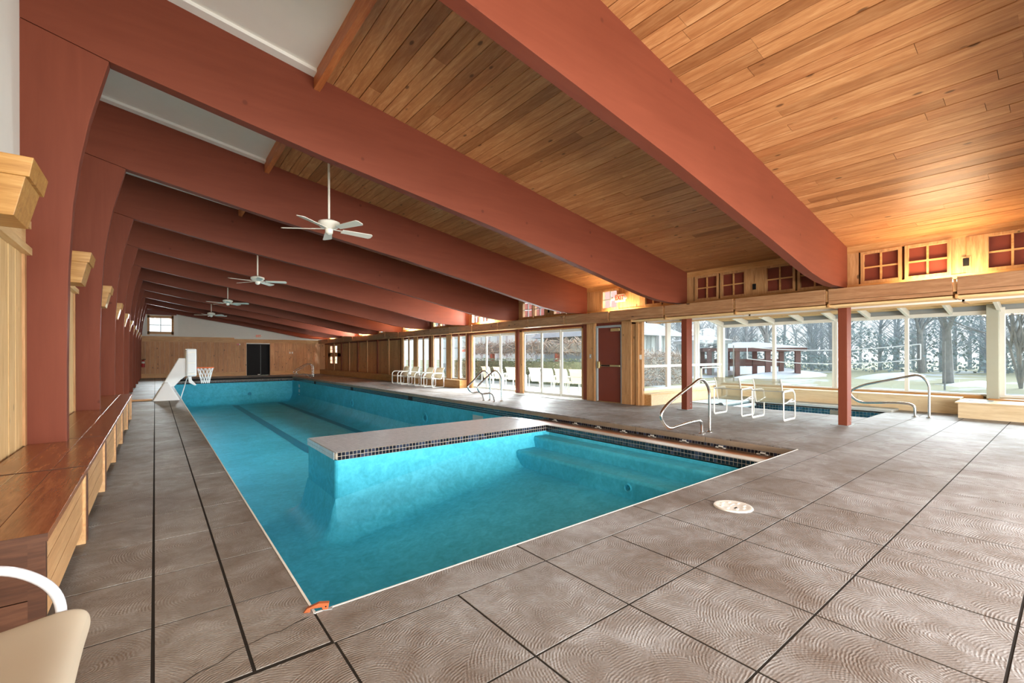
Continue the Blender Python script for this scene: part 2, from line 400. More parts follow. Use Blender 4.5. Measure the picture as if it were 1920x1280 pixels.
grid([9.9, 10.39, 11.04, SX0, 12.2, SX1, 13.6, GX], [2.105, SY0, 3.34, 3.98, 4.6, 5.24, 5.88, SY1, GY], skip=(SX0, SX1, SY0, SY1))
def psize(s):
    cx, cy = (s[0] + s[1]) / 2, (s[2] + s[3]) / 2
    d = cx * FW.x + cy * FW.y
    if d < .6: return 0
    if abs(cx * RT.x + cy * RT.y) > d * 1.35: return 0
    return (s[1] - s[0]) * (s[3] - s[2]) / d ** 3
slabs.sort(key=psize, reverse=True)
for s in slabs[:290]:
    o = MB().box(s[0], s[1], s[2], s[3], -.022, .0).build('floor_tile', M['deck'], floor)
    o.location.z = random.uniform(-.0012, 0)
rest = MB()
for s in slabs[290:]: rest.box(s[0], s[1], s[2], s[3], -.022, -.0005)
setp(rest.build('floor_tile_field', M['deck'], floor), kind='stuff')
# stone edge along the gutter side, white bead along the other two sides
y = PY0; i = 0
while y < PY1 - .1:
    L = min(1.34, PY1 - y)
    MB().box(PX1 + .001, PX1 + .2, y + .004, y + L - .004, -.098, -.023).build('edge_stone', M['stone'], floor, bevel=.006)
    y += L
box('pool_bead', M['whitetrim'], floor, PX0 - .004, PX0 + .008, PY0, PY1, -.03, .001)
box('pool_bead', M['whitetrim'], floor, PX0, PX1, PY0 - .006, PY0 + .006, -.03, .001)
# crack running out of the pool corner
ck = MB(); pts = [(.60, 2.39), (.53, 2.375), (.47, 2.35), (.41, 2.355), (.35, 2.335), (.27, 2.315), (.21, 2.27), (.13, 2.25), (.06, 2.20), (-.05, 2.17), (-.15, 2.10)]
for a, b in zip(pts, pts[1:]):
    w = random.uniform(.0018, .0035); ck.hexa([(a[0], a[1] - w, .0), (b[0], b[1] - w, .0), (b[0], b[1] + w, .0), (a[0], a[1] + w, .0)], [(a[0], a[1] - w, .0006), (b[0], b[1] - w, .0006), (b[0], b[1] + w, .0006), (a[0], a[1] + w, .0006)])
ck.build('crack', M['dark'], floor)
# raised threshold strip across the left walkway
box('threshold_strip', M['pine_x'], floor, -.62, -.06, 17.0, 17.1, 0, .05)

# ---- ceiling
cb = MB(); cb.hexa([(-1.05, YBACK, zc(-1.05) + .03), (10.2, YBACK, zc(10.2) + .03), (10.2, YFAR + .2, zc(10.2) + .03), (-1.05, YFAR + .2, zc(-1.05) + .03)],
                   [(-1.05, YBACK, zc(-1.05) + .2), (10.2, YBACK, zc(10.2) + .2), (10.2, YFAR + .2, zc(10.2) + .2), (-1.05, YFAR + .2, zc(-1.05) + .2)])
ceil = setp(cb.build('ceiling', M['dark']), kind='structure')
def plank(mb, x0, x1, y0, y1, dz=0):
    mb.hexa([(x0, y0, zc(x0) + dz), (x1, y0, zc(x1) + dz), (x1, y1, zc(x1) + dz), (x0, y1, zc(x0) + dz)],
            [(x0, y0, zc(x0) + .03), (x1, y0, zc(x1) + .03), (x1, y1, zc(x1) + .03), (x0, y1, zc(x0) + .03)])
N = 52; pw = (XR + .02 - 1.58) / N; far = MB(); cnt = 0; near = []
for i in range(N):
    x0 = 1.58 + i * pw; y = YBACK + random.uniform(0, 2.0)
    ends = [YBACK]
    while y < YFAR: ends.append(y); y += random.choice([2.2, 2.9, 3.6, 4.3])
    ends.append(YFAR)
    for a, b in zip(ends, ends[1:]):
        if b - a < .02: continue
        near.append((a + b, x0, a, b))
near = [n for n in near if n[3] > .3]; near.sort()
for q, (kk, x0, a, b) in enumerate(near):
    dz = random.uniform(-.004, .003)
    if q < 230: plank(t := MB(), x0 + .004, x0 + pw - .004, a + .002, b - .002, dz); t.build('ceiling_plank', M['ceil'], ceil)
    else: plank(far, x0 + .003, x0 + pw - .003, a + .002, b - .002, dz)
for q in range(N): plank(far, 1.58 + q * pw, 1.58 + q * pw + pw - .006, YBACK, .3)
setp(far.build('ceiling_plank_field', M['ceil'], ceil), kind='stuff')
pl = MB(); plank(pl, -1.0, 1.51, YBACK, YFAR, .01); pl.build('plaster_panel', M['white'], ceil)
for i in range(-1, 11):
    t = MB(); a, b = YF(i) - .13, YF(i)
    plank(t, -.93, 1.51, a, b, -.03); t.build('plaster_trim', M['whitetrim'], ceil)
rb = MB()
rb.hexa([(1.51, YBACK, zc(1.51) - .17), (1.58, YBACK, zc(1.58) - .17), (1.58, YFAR, zc(1.58) - .17), (1.51, YFAR, zc(1.51) - .17)],
        [(1.51, YBACK, zc(1.51) + .03), (1.58, YBACK, zc(1.58) + .03), (1.58, YFAR, zc(1.58) + .03), (1.51, YFAR, zc(1.51) + .03)])
rb.build('ridge_board', wood('ridge_wood', (.36, .10, .03), (.50, .16, .05), (.6, .24, .08), 'y', .45, 0, .2), ceil)

# ---- timber frames
UND = [(-.335, 4.11), (1.6, 3.745), (4.2, 3.325), (6.6, 2.88), (7.5, 2.70), (8.1, 2.585), (8.6, 2.52), (9.05, 2.49), (9.84, 2.50)]
INN = [(-.63, 0), (-.63, 1.2), (-.617, 2.1), (-.585, 2.7), (-.54, 3.1), (-.475, 3.5), (-.335, 4.11)]
for i in range(-1, 11):
    z0 = 0.0
    who = ('red laminated timber frame with its column out of view, nearest beam across the ceiling' if i == 0 else
           'red laminated timber frame overhead behind the viewer' if i < 0 else
           'red laminated timber frame, %s curved wall column from the viewer, beam spanning the ceiling' % NTH[i - 1])
    e = empty('timber_frame', (0, YF(i), 0), who, 'beam', 'red timber frames across the hall')
    pts = INN + [(-.95, 4.27), (-.95, 0)]
    MB().prism(pts, 0, FT).build('column', M['red_z'], e, bevel=.008)
    top = [(9.84, zc(9.84) + .05), (-.95, zc(-.95) + .05)]
    MB().prism(UND + top + [(-.95, 4.275), (-.337, 4.115)], 0, FT).build('beam', M['red_x'], e, bevel=.008)

# ---- left wall
wl = setp(MB().box(-1.1, XL - .02, YBACK, YFAR, 0, 5.2).build('wall_left', M['white']), kind='structure')
y = YBACK
while y < YFAR - .05:
    w = .205; MB().box(XL - .03, XL + random.uniform(-.003, .003), y + .002, min(y + w, YFAR) - .002, 0, 2.19).build('wall_plank', M['paleplank'], wl); y += w
for i in range(-1, 11):
    a, b = YF(i) + FT, min(YF(i + 1), YFAR)
    if b - a < .3: continue
    box('rail', M['paley'], wl, XL - .02, XL + .055, a, b, 2.19, 2.255, bevel=.004)
    box('frieze_board', M['paley'], wl, XL - .02, XL + .015, a, b, 2.257, 2.42)
    box('cap_rail', M['paley'], wl, XL - .02, XL + .05, a, b, 2.42, 2.49, bevel=.004)
    box('edge_trim', M['pine_z'], wl, XL, XL + .02, b - .07, b - .002, .53, 2.19)
# ---- far wall
DX0, DX1 = 4.82, 6.16
fwb = MB()
for r in ((-1.1, DX0, 0, 2.6), (DX0, DX1, 2.12, 2.6), (DX1, 10.2, 0, 2.6), (-1.1, -.25, 2.6, 5.3), (.80, 10.2, 2.6, 5.3), (-.25, .80, 2.6, 2.8), (-.25, .80, 3.62, 5.3)):
    fwb.box(r[0], r[1], YFAR, YFAR + .2, r[2], r[3])
wf = setp(fwb.build('wall_far', M['white']), kind='structure')
x = -.92
while x < 9.85:
    w = .232; a, b = x + .003, min(x + w, 9.9) - .003
    for (q0, q1) in ([(a, min(b, DX0 - .02))] if a < DX0 < b or b <= DX0 else []) + ([(max(a, DX1 + .05), b)] if b > DX1 + .06 else []):
        if q1 - q0 > .03 and not (q0 > DX0 - .03 and q1 < DX1 + .04):
            MB().box(q0, q1, YFAR - .03 + random.uniform(-.004, .004), YFAR, .25, 2.2).build('wall_plank', M['pine_far'], wf)
    x += w
box('band_board', M['pine_x'], wf, -.92, 4.1, YFAR - .06, YFAR, 2.19, 2.52); box('band_board', M['pine_x'], wf, 4.1, 9.9, YFAR - .055, YFAR, 2.19, 2.44)
box('base_board', M['pine_x'], wf, -.92, DX0 - .02, YFAR - .05, YFAR, 0, .26); box('base_board', M['pine_x'], wf, DX1 + .05, 9.9, YFAR - .05, YFAR, 0, .26)
# dark doorway
d1 = setp(MB().box(DX0, DX0 + .05, YFAR - .04, YFAR + .15, 0, 2.12).box(DX1 - .02, DX1 + .05, YFAR - .04, YFAR + .15, 0, 2.12).box(DX0, DX1, YFAR - .04, YFAR + .15, 2.07, 2.12).build('door_1', M['black']), kind='structure')
box('door_leaf', M['black'], d1, DX0 + .05, DX0 + .82, YFAR + .04, YFAR + .09, 0, 2.07, bevel=.004)
box('door_leaf', M['black'], d1, DX0 + .84, DX1 - .14, YFAR + .10, YFAR + .15, 0, 2.07, bevel=.004)
box('door_edge', M['slate'], d1, DX0 + .825, DX0 + .84, YFAR + .03, YFAR + .05, .05, 2.06)
box('door_backing', M['black'], d1, DX0 - .05, DX1 + .05, YFAR + .2, YFAR + .24, 0, 2.2)  # added black box, keeps outside light from showing between the leaves
box('floor_bolt', M['plate'], d1, DX0 + .66, DX0 + .8, YFAR + .02, YFAR + .04, .03, .07)
# far window
w1 = MB()
for r in ((-.36, -.25, 2.6, 3.82), (.80, .91, 2.6, 3.82), (-.36, .91, 2.66, 2.8), (-.36, .91, 3.62, 3.76)): w1.box(r[0], r[1], YFAR - .05, YFAR + .2, r[2], r[3])
w1 = setp(w1.build('window_1', M['pine_x']), kind='structure')
box('casing', M['whitetrim'], w1, -.55, -.36, YFAR - .12, YFAR, 2.53, 3.9); box('casing', M['whitetrim'], w1, .91, 1.12, YFAR - .16, YFAR, 2.53, 4.0)
box('head_board', M['redpanel'], w1, -.6, 1.05, YFAR - .18, YFAR, 3.82, 4.1)
box('muntin', M['slate'], w1, .26, .29, YFAR + .05, YFAR + .08, 2.8, 3.62); box('muntin', M['slate'], w1, -.25, .80, YFAR + .05, YFAR + .08, 3.19, 3.22)
for a, b in ((-.25, .26), (.29, .80)):
    for c, d in ((2.8, 3.19), (3.22, 3.62)): box('pane', M['glass'], w1, a, b, YFAR + .06, YFAR + .066, c, d)

# ---- right wall
wr = MB()
wr.box(XR + .08, XR + .16, YBACK, 6.98, 2.46, 3.45)                    # solid behind the shuttered clerestory
wr.box(XR + .04, XR + .16, YF(6), 31.72, 0, 2.46); wr.box(XR + .04, XR + .16, 33.32, YFAR, 0, 2.46); wr.box(XR + .04, XR + .16, 31.72, 33.32, 0, .75); wr.box(XR + .04, XR + .16, 31.72, 33.32, 1.28, 1.5); wr.box(XR + .04, XR + .16, 31.72, 33.32, 2.03, 2.46)                       # solid behind the far planks
wr.box(XR - .02, XR + .16, 7.1, YFAR, 2.12, 2.50)                      # lintel
wr = setp(wr.build('wall_right', M['redpanel']), kind='structure')
WN = [2]
def window_x(x, y0, y1, z0, z1, fw, nx, nz, fm, pane, mm=None, depth=.08, split=True):
    t = MB()
    for r in ((y0, y0 + fw, z0, z1), (y1 - fw, y1, z0, z1), (y0 + fw, y1 - fw, z0, z0 + fw), (y0 + fw, y1 - fw, z1 - fw, z1)): t.box(x - .02, x + depth, *r)
    w = setp(t.build('window_%d' % WN[0], fm), kind='structure'); WN[0] += 1
    a, b, c, d = y0 + fw, y1 - fw, z0 + fw, z1 - fw; mw = .013
    for i in range(1, nx): q = a + (b - a) * i / nx; box('muntin', mm or fm, w, x + .005, x + .035, q - mw, q + mw, c, d)
    for i in range(1, nz): q = c + (d - c) * i / nz; box('muntin', mm or fm, w, x + .006, x + .034, a, b, q - mw, q + mw)
    for i in range(nx):
        for j in range(nz):
            e = .001
            box('pane' if pane is M['glass'] else 'red_panel', pane, w, x + .045, x + .051, a + (b - a) * i / nx + e, a + (b - a) * (i + 1) / nx - e, c + (d - c) * j / nz + e, c + (d - c) * (j + 1) / nz - e)
    return w
X0 = XR - .03
for i in range(-1, 11):
    y0 = YF(i) + FT; y1 = min(YF(i + 1), YFAR); 
    if y1 - y0 < .5: continue
    box('header_board', M['pine_y'], wr, X0, X0 + .05, y0, y1, 3.11, 3.27)
    box('sill_board', M['pine_y'], wr, X0 - .015, X0 + .09, y0, y1, 2.485, 2.55)
    box('side_board', M['pine_z'], wr, X0, X0 + .05, y1 - .17, y1 - .002, 2.55, 3.11)
    box('side_board', M['pine_z'], wr, X0, X0 + .05, y0 + .002, y0 + .06, 2.55, 3.11)
    Y = lambda d: YF(i + 1) - d
    sh = i <= 0
    if i == 1:
        window_x(X0, Y(1.14), Y(.55), 2.55, 3.12, .055, 2, 2, M['pine_z'], M['glass'], M['slate'])
        box('side_board', M['pine_z'], wr, X0, X0 + .05, Y(.55), Y(.17), 2.55, 3.11)
        q = Y(1.14); n = 0
        while q > Y(1.90): box('wall_plank', M['pine_z'], wr, X0 + .01, X0 + .05, max(q - .16, Y(1.92)) + .002, q - .002, 2.55, 3.11); q -= .16
        for a, b in ((1.94, 2.46), (2.50, 3.0)): window_x(X0, Y(b), Y(a), 2.55, 3.11, .045, 2, 2, M['pine_z'], M['redpanel'], M['pine_y'])
    else:
        for a, b in ((.20, .76), (.80, 1.36), (1.72, 2.29), (2.33, 2.90)):
            window_x(X0, Y(b), Y(a), 2.55, 3.11, .045, 2, 2, M['pine_z'], M['redpanel'] if sh else M['glass'], M['pine_y'] if sh else M['slate'])
        box('centre_board', M['pine_z'], wr, X0, X0 + .04, Y(1.53), Y(1.36), 2.55, 3.11); box('centre_board', M['pine_z'], wr, X0 - .012, X0 + .04, Y(1.72), Y(1.53), 2.55, 3.11)
        if i in (-1, 0, 2, 3):
            oo = setp(box('outlet', M['black'], None, X0 - .025, X0 - .012, Y(1.56), Y(1.49), 2.66, 2.78), 'black power outlet on the board between clerestory windows, %s bay from the viewer' % NTH[i + 1], 'outlet')
            box('cover_plate', M['pine_z'], oo, X0 - .018, X0 - .0125, Y(1.58), Y(1.47), 2.635, 2.805)
# cove along the clerestory
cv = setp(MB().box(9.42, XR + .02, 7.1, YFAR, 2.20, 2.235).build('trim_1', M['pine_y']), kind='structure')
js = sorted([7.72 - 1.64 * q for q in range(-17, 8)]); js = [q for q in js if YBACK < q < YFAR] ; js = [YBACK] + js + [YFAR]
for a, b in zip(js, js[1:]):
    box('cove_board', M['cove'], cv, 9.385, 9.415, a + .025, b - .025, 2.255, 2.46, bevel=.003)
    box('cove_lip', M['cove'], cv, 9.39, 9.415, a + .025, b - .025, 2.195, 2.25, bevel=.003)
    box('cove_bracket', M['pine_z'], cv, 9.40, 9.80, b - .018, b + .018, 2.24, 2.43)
box('cove_shelf', M['pine_y'], cv, 9.415, XR, YBACK, YFAR, 2.24, 2.27)
# slatted rack under the cove, in front of the sunroom
rk = empty('slat_rack', (9.4, 0, 2.18), 'pine slatted rack hung under the cove along the sunroom opening', 'rack')
js2 = [q for q in js if q < 6.9] + [7.05]
for a, b in zip(js2, js2[1:]):
    for q in range(20):
        x = 9.43 + q * .062
        if 9.76 < x < 10.06: continue
        MB().box(x - 9.4, x - 9.4 + .022, a + .03, b - .01, -.035, .0).build('slat', M['paley'], rk)
    box('cross_tie', M['pine_x'], rk, .02, .38, b - .03, b, -.04, .02); box('cross_tie', M['pine_x'], rk, .66, 1.28, b - .03, b, -.04, .02)
box('edge_beam', M['whitetrim'], rk, .66, .70, YBACK, 7.05, -.04, .0); box('edge_beam', M['pine_y'], rk, .36, .40, YBACK, 7.05, -.03, .06)  # white colour on the first beam paints its lit edge
# posts
for i in range(-1, 11):
    if i > 9: break
    o = MB().box(9.80, 10.04, YF(i), YF(i) + FT, 0.012, 2.5)
    lab = {-1: 'red square post behind the viewer', 0: 'red post standing free in front of the sunroom, beside the long hot tub rail', 1: 'red post standing free beside the pool handrail with the sling chairs'}.get(i) or \
        ('red post between the metal exit door and the near sliding door' if i == 2 else 'red post between the two sliding doors' if i == 3 else 'red post between the far sliding door and the narrow windows' if i == 4 else 'red post between the two groups of narrow windows' if i == 5 else 'red post at the near end of the planked wall' if i == 6 else 'red post in the planked wall, %s from its near end' % NTH[i - 6])
    p = setp(o.build('support_post', M['red_z'], bevel=.006), lab, 'post', 'red posts along the window wall')
    if i in (0, 1):
        box('base_plate', M['slate'], p, 9.79, 10.20 if i == 0 else 10.05, YF(i) - .02, YF(i) + FT + .12, .0, .012)
        for z in (.09, .17): MB().tube([(9.95, YF(i) - .006, z), (9.95, YF(i) + .002, z)], .012, 8).build('bolt', M['steel'], p)
# exit door bay
dr = setp(MB().box(XR - .05, XR + .05, 8.48, 8.53, 0, 2.12).box(XR - .05, XR + .05, 7.62, 7.66, 0, 2.12).box(XR - .05, XR + .05, 7.66, 8.48, 2.07, 2.12).build('door_2', M['slate']), kind='structure')
leaf = box('door_leaf', M['redpanel'], dr, XR, XR + .045, 7.665, 8.475, .02, 2.065, bevel=.003)
pb = box('panic_bar', M['brass'], leaf, XR - .065, XR - .035, 7.68, 8.42, .985, 1.035, bevel=.006)
box('bar_housing', M['brass'], leaf, XR - .085, XR - .001, 8.38, 8.46, .93, 1.13, bevel=.012); box('bar_grip', M['black'], leaf, XR - .07, XR - .064, 8.02, 8.32, .992, 1.028)
box('door_closer', M['brass'], dr, XR - .08, XR - .01, 7.68, 7.98, 1.95, 2.03, bevel=.006); box('threshold', M['brass'], dr, XR - .06, XR + .05, 7.66, 8.48, 0, .018)
box('casing', M['pine_z'], wr, XR - .06, XR + .06, 8.53, 8.86, 0, 2.2); box('casing', M['pine_z'], wr, XR - .075, XR - .058, 8.56, 8.60, 0, 2.2)
box('casing', M['pine_z'], wr, XR - .06, XR + .06, 7.32, 7.62, 0, 2.2); box('casing', M['pine_z'], wr, XR - .02, XR + .1, 7.16, 7.32, 0, 2.2)
box('casing', M['pine_z'], wr, XR - .05, XR + .08, 7.10, 7.17, 0, 2.2); box('casing', M['pine_z'], wr, XR + .0, XR + .1, 7.02, 7.10, 0, 2.2)
def plate(y, z, lab, x=XR - .066, m='plate'):
    o = setp(box('light_switch', M[m], None, x, x + .006, y - .035, y + .035, z - .06, z + .06, bevel=.002), lab, 'switch'); box('toggle', M['whitetrim'], o, x - .006, x, y - .01, y + .01, z - .02, z + .02)
plate(8.72, 1.27, 'small grey switch on the pine casing left of the exit door', m='slate'); plate(7.06, 1.25, 'white switch on the pine corner board beside the sunroom glass', x=XR - .007)
# sliding doors (two bays, three panels each)
for n, i in ((3, 2), (4, 3)):
    y0, y1 = YF(i) + FT + .02, YF(i + 1) - .02
    s = setp(MB().box(XR - .03, XR + .06, y0, y0 + .05, 0, 2.14).box(XR - .03, XR + .06, y1 - .16, y1 - .02, 0, 2.14).box(XR - .03, XR + .06, y0, y1, 2.1, 2.14).build('door_%d' % n, M['pine_z']), kind='structure')
    a, b = y0 + .07, y1 - .18; w = (b - a) / 3
    for q in range(3):
        c, d = a + q * w, a + (q + 1) * w; f = .05; xx = XR + (.01 if q % 2 else .03)
        t = MB().box(xx, xx + .04, c, c + f, .02, 2.1).box(xx, xx + .04, d - f, d, .02, 2.1).box(xx, xx + .04, c + f, d - f, .02, .10).box(xx, xx + .04, c + f, d - f, 2.02, 2.1)
        ps = t.build('sash', M['frame'], s); box('pane', M['glass'], ps, xx + .017, xx + .023, c + f, d - f, .1, 2.02)
        if q == 1: box('handle', M['frame'], ps, xx - .025, xx, c + .01, c + .03, .95, 1.15)
box('door_mat_strip', M['patio'], floor, 9.38, 9.84, 9.02, 15.1, .0, .012)  # pale flat strip on the deck along both sliding doors
# narrow windows
for i in (4, 5):
    y0, y1 = YF(i) + FT, YF(i + 1)
    span = y1 - y0; ws = [(.10, .60), (.70, 1.20), (1.62, 2.14), (2.24, 2.76)]
    box('mullion_board', M['pine_z'], wr, XR - .04, XR + .06, y0, y0 + .10, 0, 2.2)
    for q in ((.60, .70), (1.20, 1.40), (1.40, 1.62), (2.14, 2.24), (2.76, 2.99)): box('mullion_board', M['pine_z'], wr, XR - (.06 if q[1] - q[0] > .15 else .03), XR + .06, y0 + q[0], y0 + q[1] - .004, 0, 2.2)
    for a, b in ws: window_x(XR, y0 + a + .003, y0 + b - .003, .34, 2.1, .04, 1, 1, M['frame'], M['glass'], depth=.05)
    box('low_wall', M['pine_y'], wr, XR, XR + .1, y0, y1, 0, .34)
# planked bays
for i in range(6, 11):
    y0, y1 = YF(i) + FT, min(YF(i + 1), YFAR); q = y0; mid = (y0 + y1) / 2
    while q < y1 - .02:
        b = min(q + .2, y1)
        if i == 9:
            for c, d in ((.0, .75), (1.25, 1.5), (2.05, 2.2)): MB().box(XR - .005, XR + .03, q + .002, b - .002, c, d).build('wall_plank', M['pine_z'], wr)
            if not any(p_ - .02 < (q + b) / 2 < p_ + .57 for p_ in (31.72, 32.74)): MB().box(XR - .005, XR + .03, q + .002, b - .002, .75, 2.05).build('wall_plank', M['pine_z'], wr)
        else: MB().box(XR - .005 + random.uniform(-.003, .003), XR + .03, q + .002, b - .002, 0, 2.2).build('wall_plank', M['pine_far'], wr)
        q = b
    if y1 - y0 > 1: box('batten', M['pine_z'], wr, XR - .05, XR, mid - .06, mid + .06, .3, 2.2)
for ya in (31.72, 32.74):
    for za in (.75, 1.5): window_x(XR - .01, ya, ya + .56, za, za + .53, .03, 1, 2, M['pine_z'], M['glass'])

# ---- sunroom
def zs(x): return 2.33 + .17 * (GX - x)
sr = MB().box(GX, GX + .06, YBACK, GY + .06, 0, .38).box(XR + .1, GX, GY, GY + .06, 0, .36)
sr = setp(sr.build('wall_sunroom', M['palebox']), kind='structure')
cs = MB(); cs.hexa([(9.93, YBACK, zs(9.93) + .05), (GX + .3, YBACK, zs(GX + .3) + .05), (GX + .3, GY + .2, zs(GX + .3) + .05), (9.93, GY + .2, zs(9.93) + .05)],
                   [(9.93, YBACK, zs(9.93) + .12), (GX + .3, YBACK, zs(GX + .3) + .12), (GX + .3, GY + .2, zs(GX + .3) + .12), (9.93, GY + .2, zs(9.93) + .12)])
cs = setp(cs.build('ceiling_sunroom', M['dark']), kind='structure')
x = 9.95; q = 0
while x < GX - .05:
    w = .145; dz = 0 if q % 2 else .022; t = MB()
    t.hexa([(x, YBACK, zs(x) + dz), (x + w - .008, YBACK, zs(x + w) + dz), (x + w - .008, GY, zs(x + w) + dz), (x, GY, zs(x) + dz)], [(x, YBACK, zs(x) + .06), (x + w - .008, YBACK, zs(x + w) + .06), (x + w - .008, GY, zs(x + w) + .06), (x, GY, zs(x) + .06)])
    t.build('ceiling_plank', M['paley'], cs); x += w; q += 1
for q in range(15):
    y = 7.06 - .75 * q; t = MB()
    t.hexa([(9.95, y - .03, zs(9.95) - .14), (GX - .01, y - .03, zs(GX) - .14), (GX - .01, y + .03, zs(GX) - .14), (9.95, y + .03, zs(9.95) - .14)],
           [(9.95, y - .03, zs(9.95)), (GX - .01, y - .03, zs(GX)), (GX - .01, y + .03, zs(GX)), (9.95, y + .03, zs(9.95))])
    t.build('rafter', M['frame'], cs, bevel=.004)
box('head_infill', M['slate'], sr, GX - .01, GX + .04, YBACK, GY, 2.25, 2.42)
# glass wall to the lawn
gw = MB().box(GX - .05, GX + .05, YBACK, GY, 2.165, 2.25).box(GX - .05, GX + .05, YBACK, GY, .38, .43)
MU = [(7.03, 7.1), (5.51, 5.59), (3.98, 4.03), (4.04, 4.10), (2.55, 2.62), (-.5, -.42), (-2.1, -2.02)]
gw = setp(gw.build('window_%d' % WN[0], M['frame']), kind='structure'); WN[0] += 1
for a, b in MU: box('mullion', M['frame'], gw, GX - .05, GX + .05, a, b, .43, 2.165)
for a, b in ((5.59, 7.03), (4.10, 5.51), (2.62, 3.98), (1.24, 2.55), (-.42, 1.06), (-2.02, -.5)): box('pane', M['glass'], gw, GX - .003, GX + .003, a, b, .43, 2.165)
box('sill', M['pine_y'], gw, GX - .10, GX - .05, 1.3, 7.05, .33, .40)
pr = box('pier', M['pier'], gw, GX - .25, GX + .05, 1.06, 1.24, .33, 2.5, bevel=.004)
box('side_frame', M['frame'], gw, GX - .1, GX + .05, .98, 1.06, .43, 2.3)
ge = MB().box(XR + .1, GX, GY, GY + .06, .36, .42).box(XR + .1, GX, GY - .02, GY + .06, .97, 1.04)
ge = setp(ge.build('window_%d' % WN[0], M['frame']), kind='structure'); WN[0] += 1
mx_ = [(XR + .1, XR + .13), (11.12, 11.30), (12.60, 12.68), (12.72, 12.84), (14.0, GX)]
for a, b in mx_: MB().hexa([(a, GY, .42), (b, GY, .42), (b, GY + .06, .42), (a, GY + .06, .42)], [(a, GY, zs(a) - .1), (b, GY, zs(b) - .1), (b, GY + .06, zs(b) - .1), (a, GY + .06, zs(a) - .1)]).build('mullion', M['frame'], ge)
for (a, _), (b, _) in zip([(m_[1], 0) for m_ in mx_[:-1]], [(m_[0], 0) for m_ in mx_[1:]]):
    if b - a < .2: continue
    box('pane', M['glass'], ge, a, b, GY + .03, GY + .036, .42, .97)
    MB().hexa([(a, GY + .03, 1.04), (b, GY + .03, 1.04), (b, GY + .036, 1.04), (a, GY + .036, 1.04)], [(a, GY + .03, zs(a) - .1), (b, GY + .03, zs(b) - .1), (b, GY + .036, zs(b) - .1), (a, GY + .036, zs(a) - .1)]).build('pane', M['glass'], ge)
hop = MB()
for r in ((12.9, 12.93, .46, .93), (13.93, 13.96, .46, .93), (12.9, 13.96, .46, .49), (12.9, 13.96, .90, .93)): hop.box(r[0], r[1], GY - .03, GY + .02, r[2], r[3])
hop.build('hopper_sash', M['frame'], ge)

# ================================================================== POOL
pool = setp(MB().box(PX0 - .03, PX0, PY0, PY1, -2.2, -.03).box(PX0, PX1, PY0 - .03, PY0, -2.2, -.03)
            .box(PX1, PX1 + .03, 7.6, PY1, -2.2, -.245).box(PX0, PX1, PY1, PY1 + .03, -2.2, -.27).build('swimming_pool', M['pool']),
            'long swimming pool with blue painted walls, sunk in the concrete deck', 'pool')
WX, WY0, WY1, LX = 1.89, 6.2, 7.6, 5.73
def solid(x, y): return (x > LX and y < WY1) or (x > WX and WY0 < y < WY1)
def rd(x, y, r):
    dx = max(r[0] - x, 0, x - r[1]); dy = max(r[2] - y, 0, y - r[3]); return math.hypot(dx, dy)
def floor_z(x, y):
    a = max(0, min(1, (4.9 - x) / 3.0)); zn = -.62 - .5 * a
    b = max(0, min(1, (y - 7.0) / 8.0)); b = b * b * (3 - 2 * b)
    z0 = zn * (1 - b) + (-1.56) * b if y > 6.2 and (x < WX + .01 or y > WY1 - .01) else zn
    if y > WY1 - .01: z0 = min(z0, -1.12 * (1 - b) - 1.56 * b)
    d = min(x - PX0, PX1 - x, y - PY0, PY1 - y, rd(x, y, (WX, 9, WY0, WY1)) * 1.5, rd(x, y, (LX, 9, 0, WY1)) * 1.5)
    d = max(d, 0); r = .5
    return z0 + (r - math.sqrt(max(0, r * r - (r - d) ** 2)) if d < r else 0)
def span(pts, st):
    out = []
    for a, b in zip(pts, pts[1:]):
        n = max(1, round((b - a) / st)); out += [a + (b - a) * i / n for i in range(n)]
    return out + [pts[-1]]
gx_ = span([PX0, WX, LX, PX1], .09); gy_ = span([PY0, WY0, WY1, 10], .09) + span([10, PY1 - .6], .3)[1:] + span([PY1 - .6, PY1], .08)[1:]
V = [(x, y, floor_z(x, y)) for y in gy_ for x in gx_]; nx = len(gx_); Fc = []
for j in range(len(gy_) - 1):
    for i in range(nx - 1):
        if solid((gx_[i] + gx_[i + 1]) / 2, (gy_[j] + gy_[j + 1]) / 2): continue
        a = j * nx + i; Fc.append((a, a + 1, a + nx + 1, a + nx))
t = MB(); t.v = V; t.f = Fc; t.build('basin_floor', M['pool'], pool, smooth=True)
for x0, x1 in ((3.5, 3.8), (5.86, 6.14)):
    t = MB(); ys_ = span([8.0, 30.6], .25); xs_ = [x0, (x0 + x1) / 2, x1]
    t.v = [(x, y, floor_z(x, y) + .006) for y in ys_ for x in xs_]
    t.f = [(j * 3 + i, j * 3 + i + 1, j * 3 + i + 4, j * 3 + i + 3) for j in range(len(ys_) - 1) for i in range(2)]
    t.build('lane_line', M['lane'], pool)
# side wall of the near basin and gutter ledge
MB().box(LX, LX + .1, PY0, WY0, -1.8, -.104).build('side_wall', M['pool'], pool)
gp = [(LX, 0.0), (LX + .05, 0.0), (LX + .2, -.012), (LX + .55, -.07), (LX + .85, -.125), (PX1 - .12, -.15), (PX1, -.152), (PX1, -.3), (LX, -.3)]
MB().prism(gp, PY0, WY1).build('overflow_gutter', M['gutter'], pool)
MB().box(LX, PX1, WY1, WY1 + .012, -1.8, -.2).build('side_wall', M['pool'], pool)
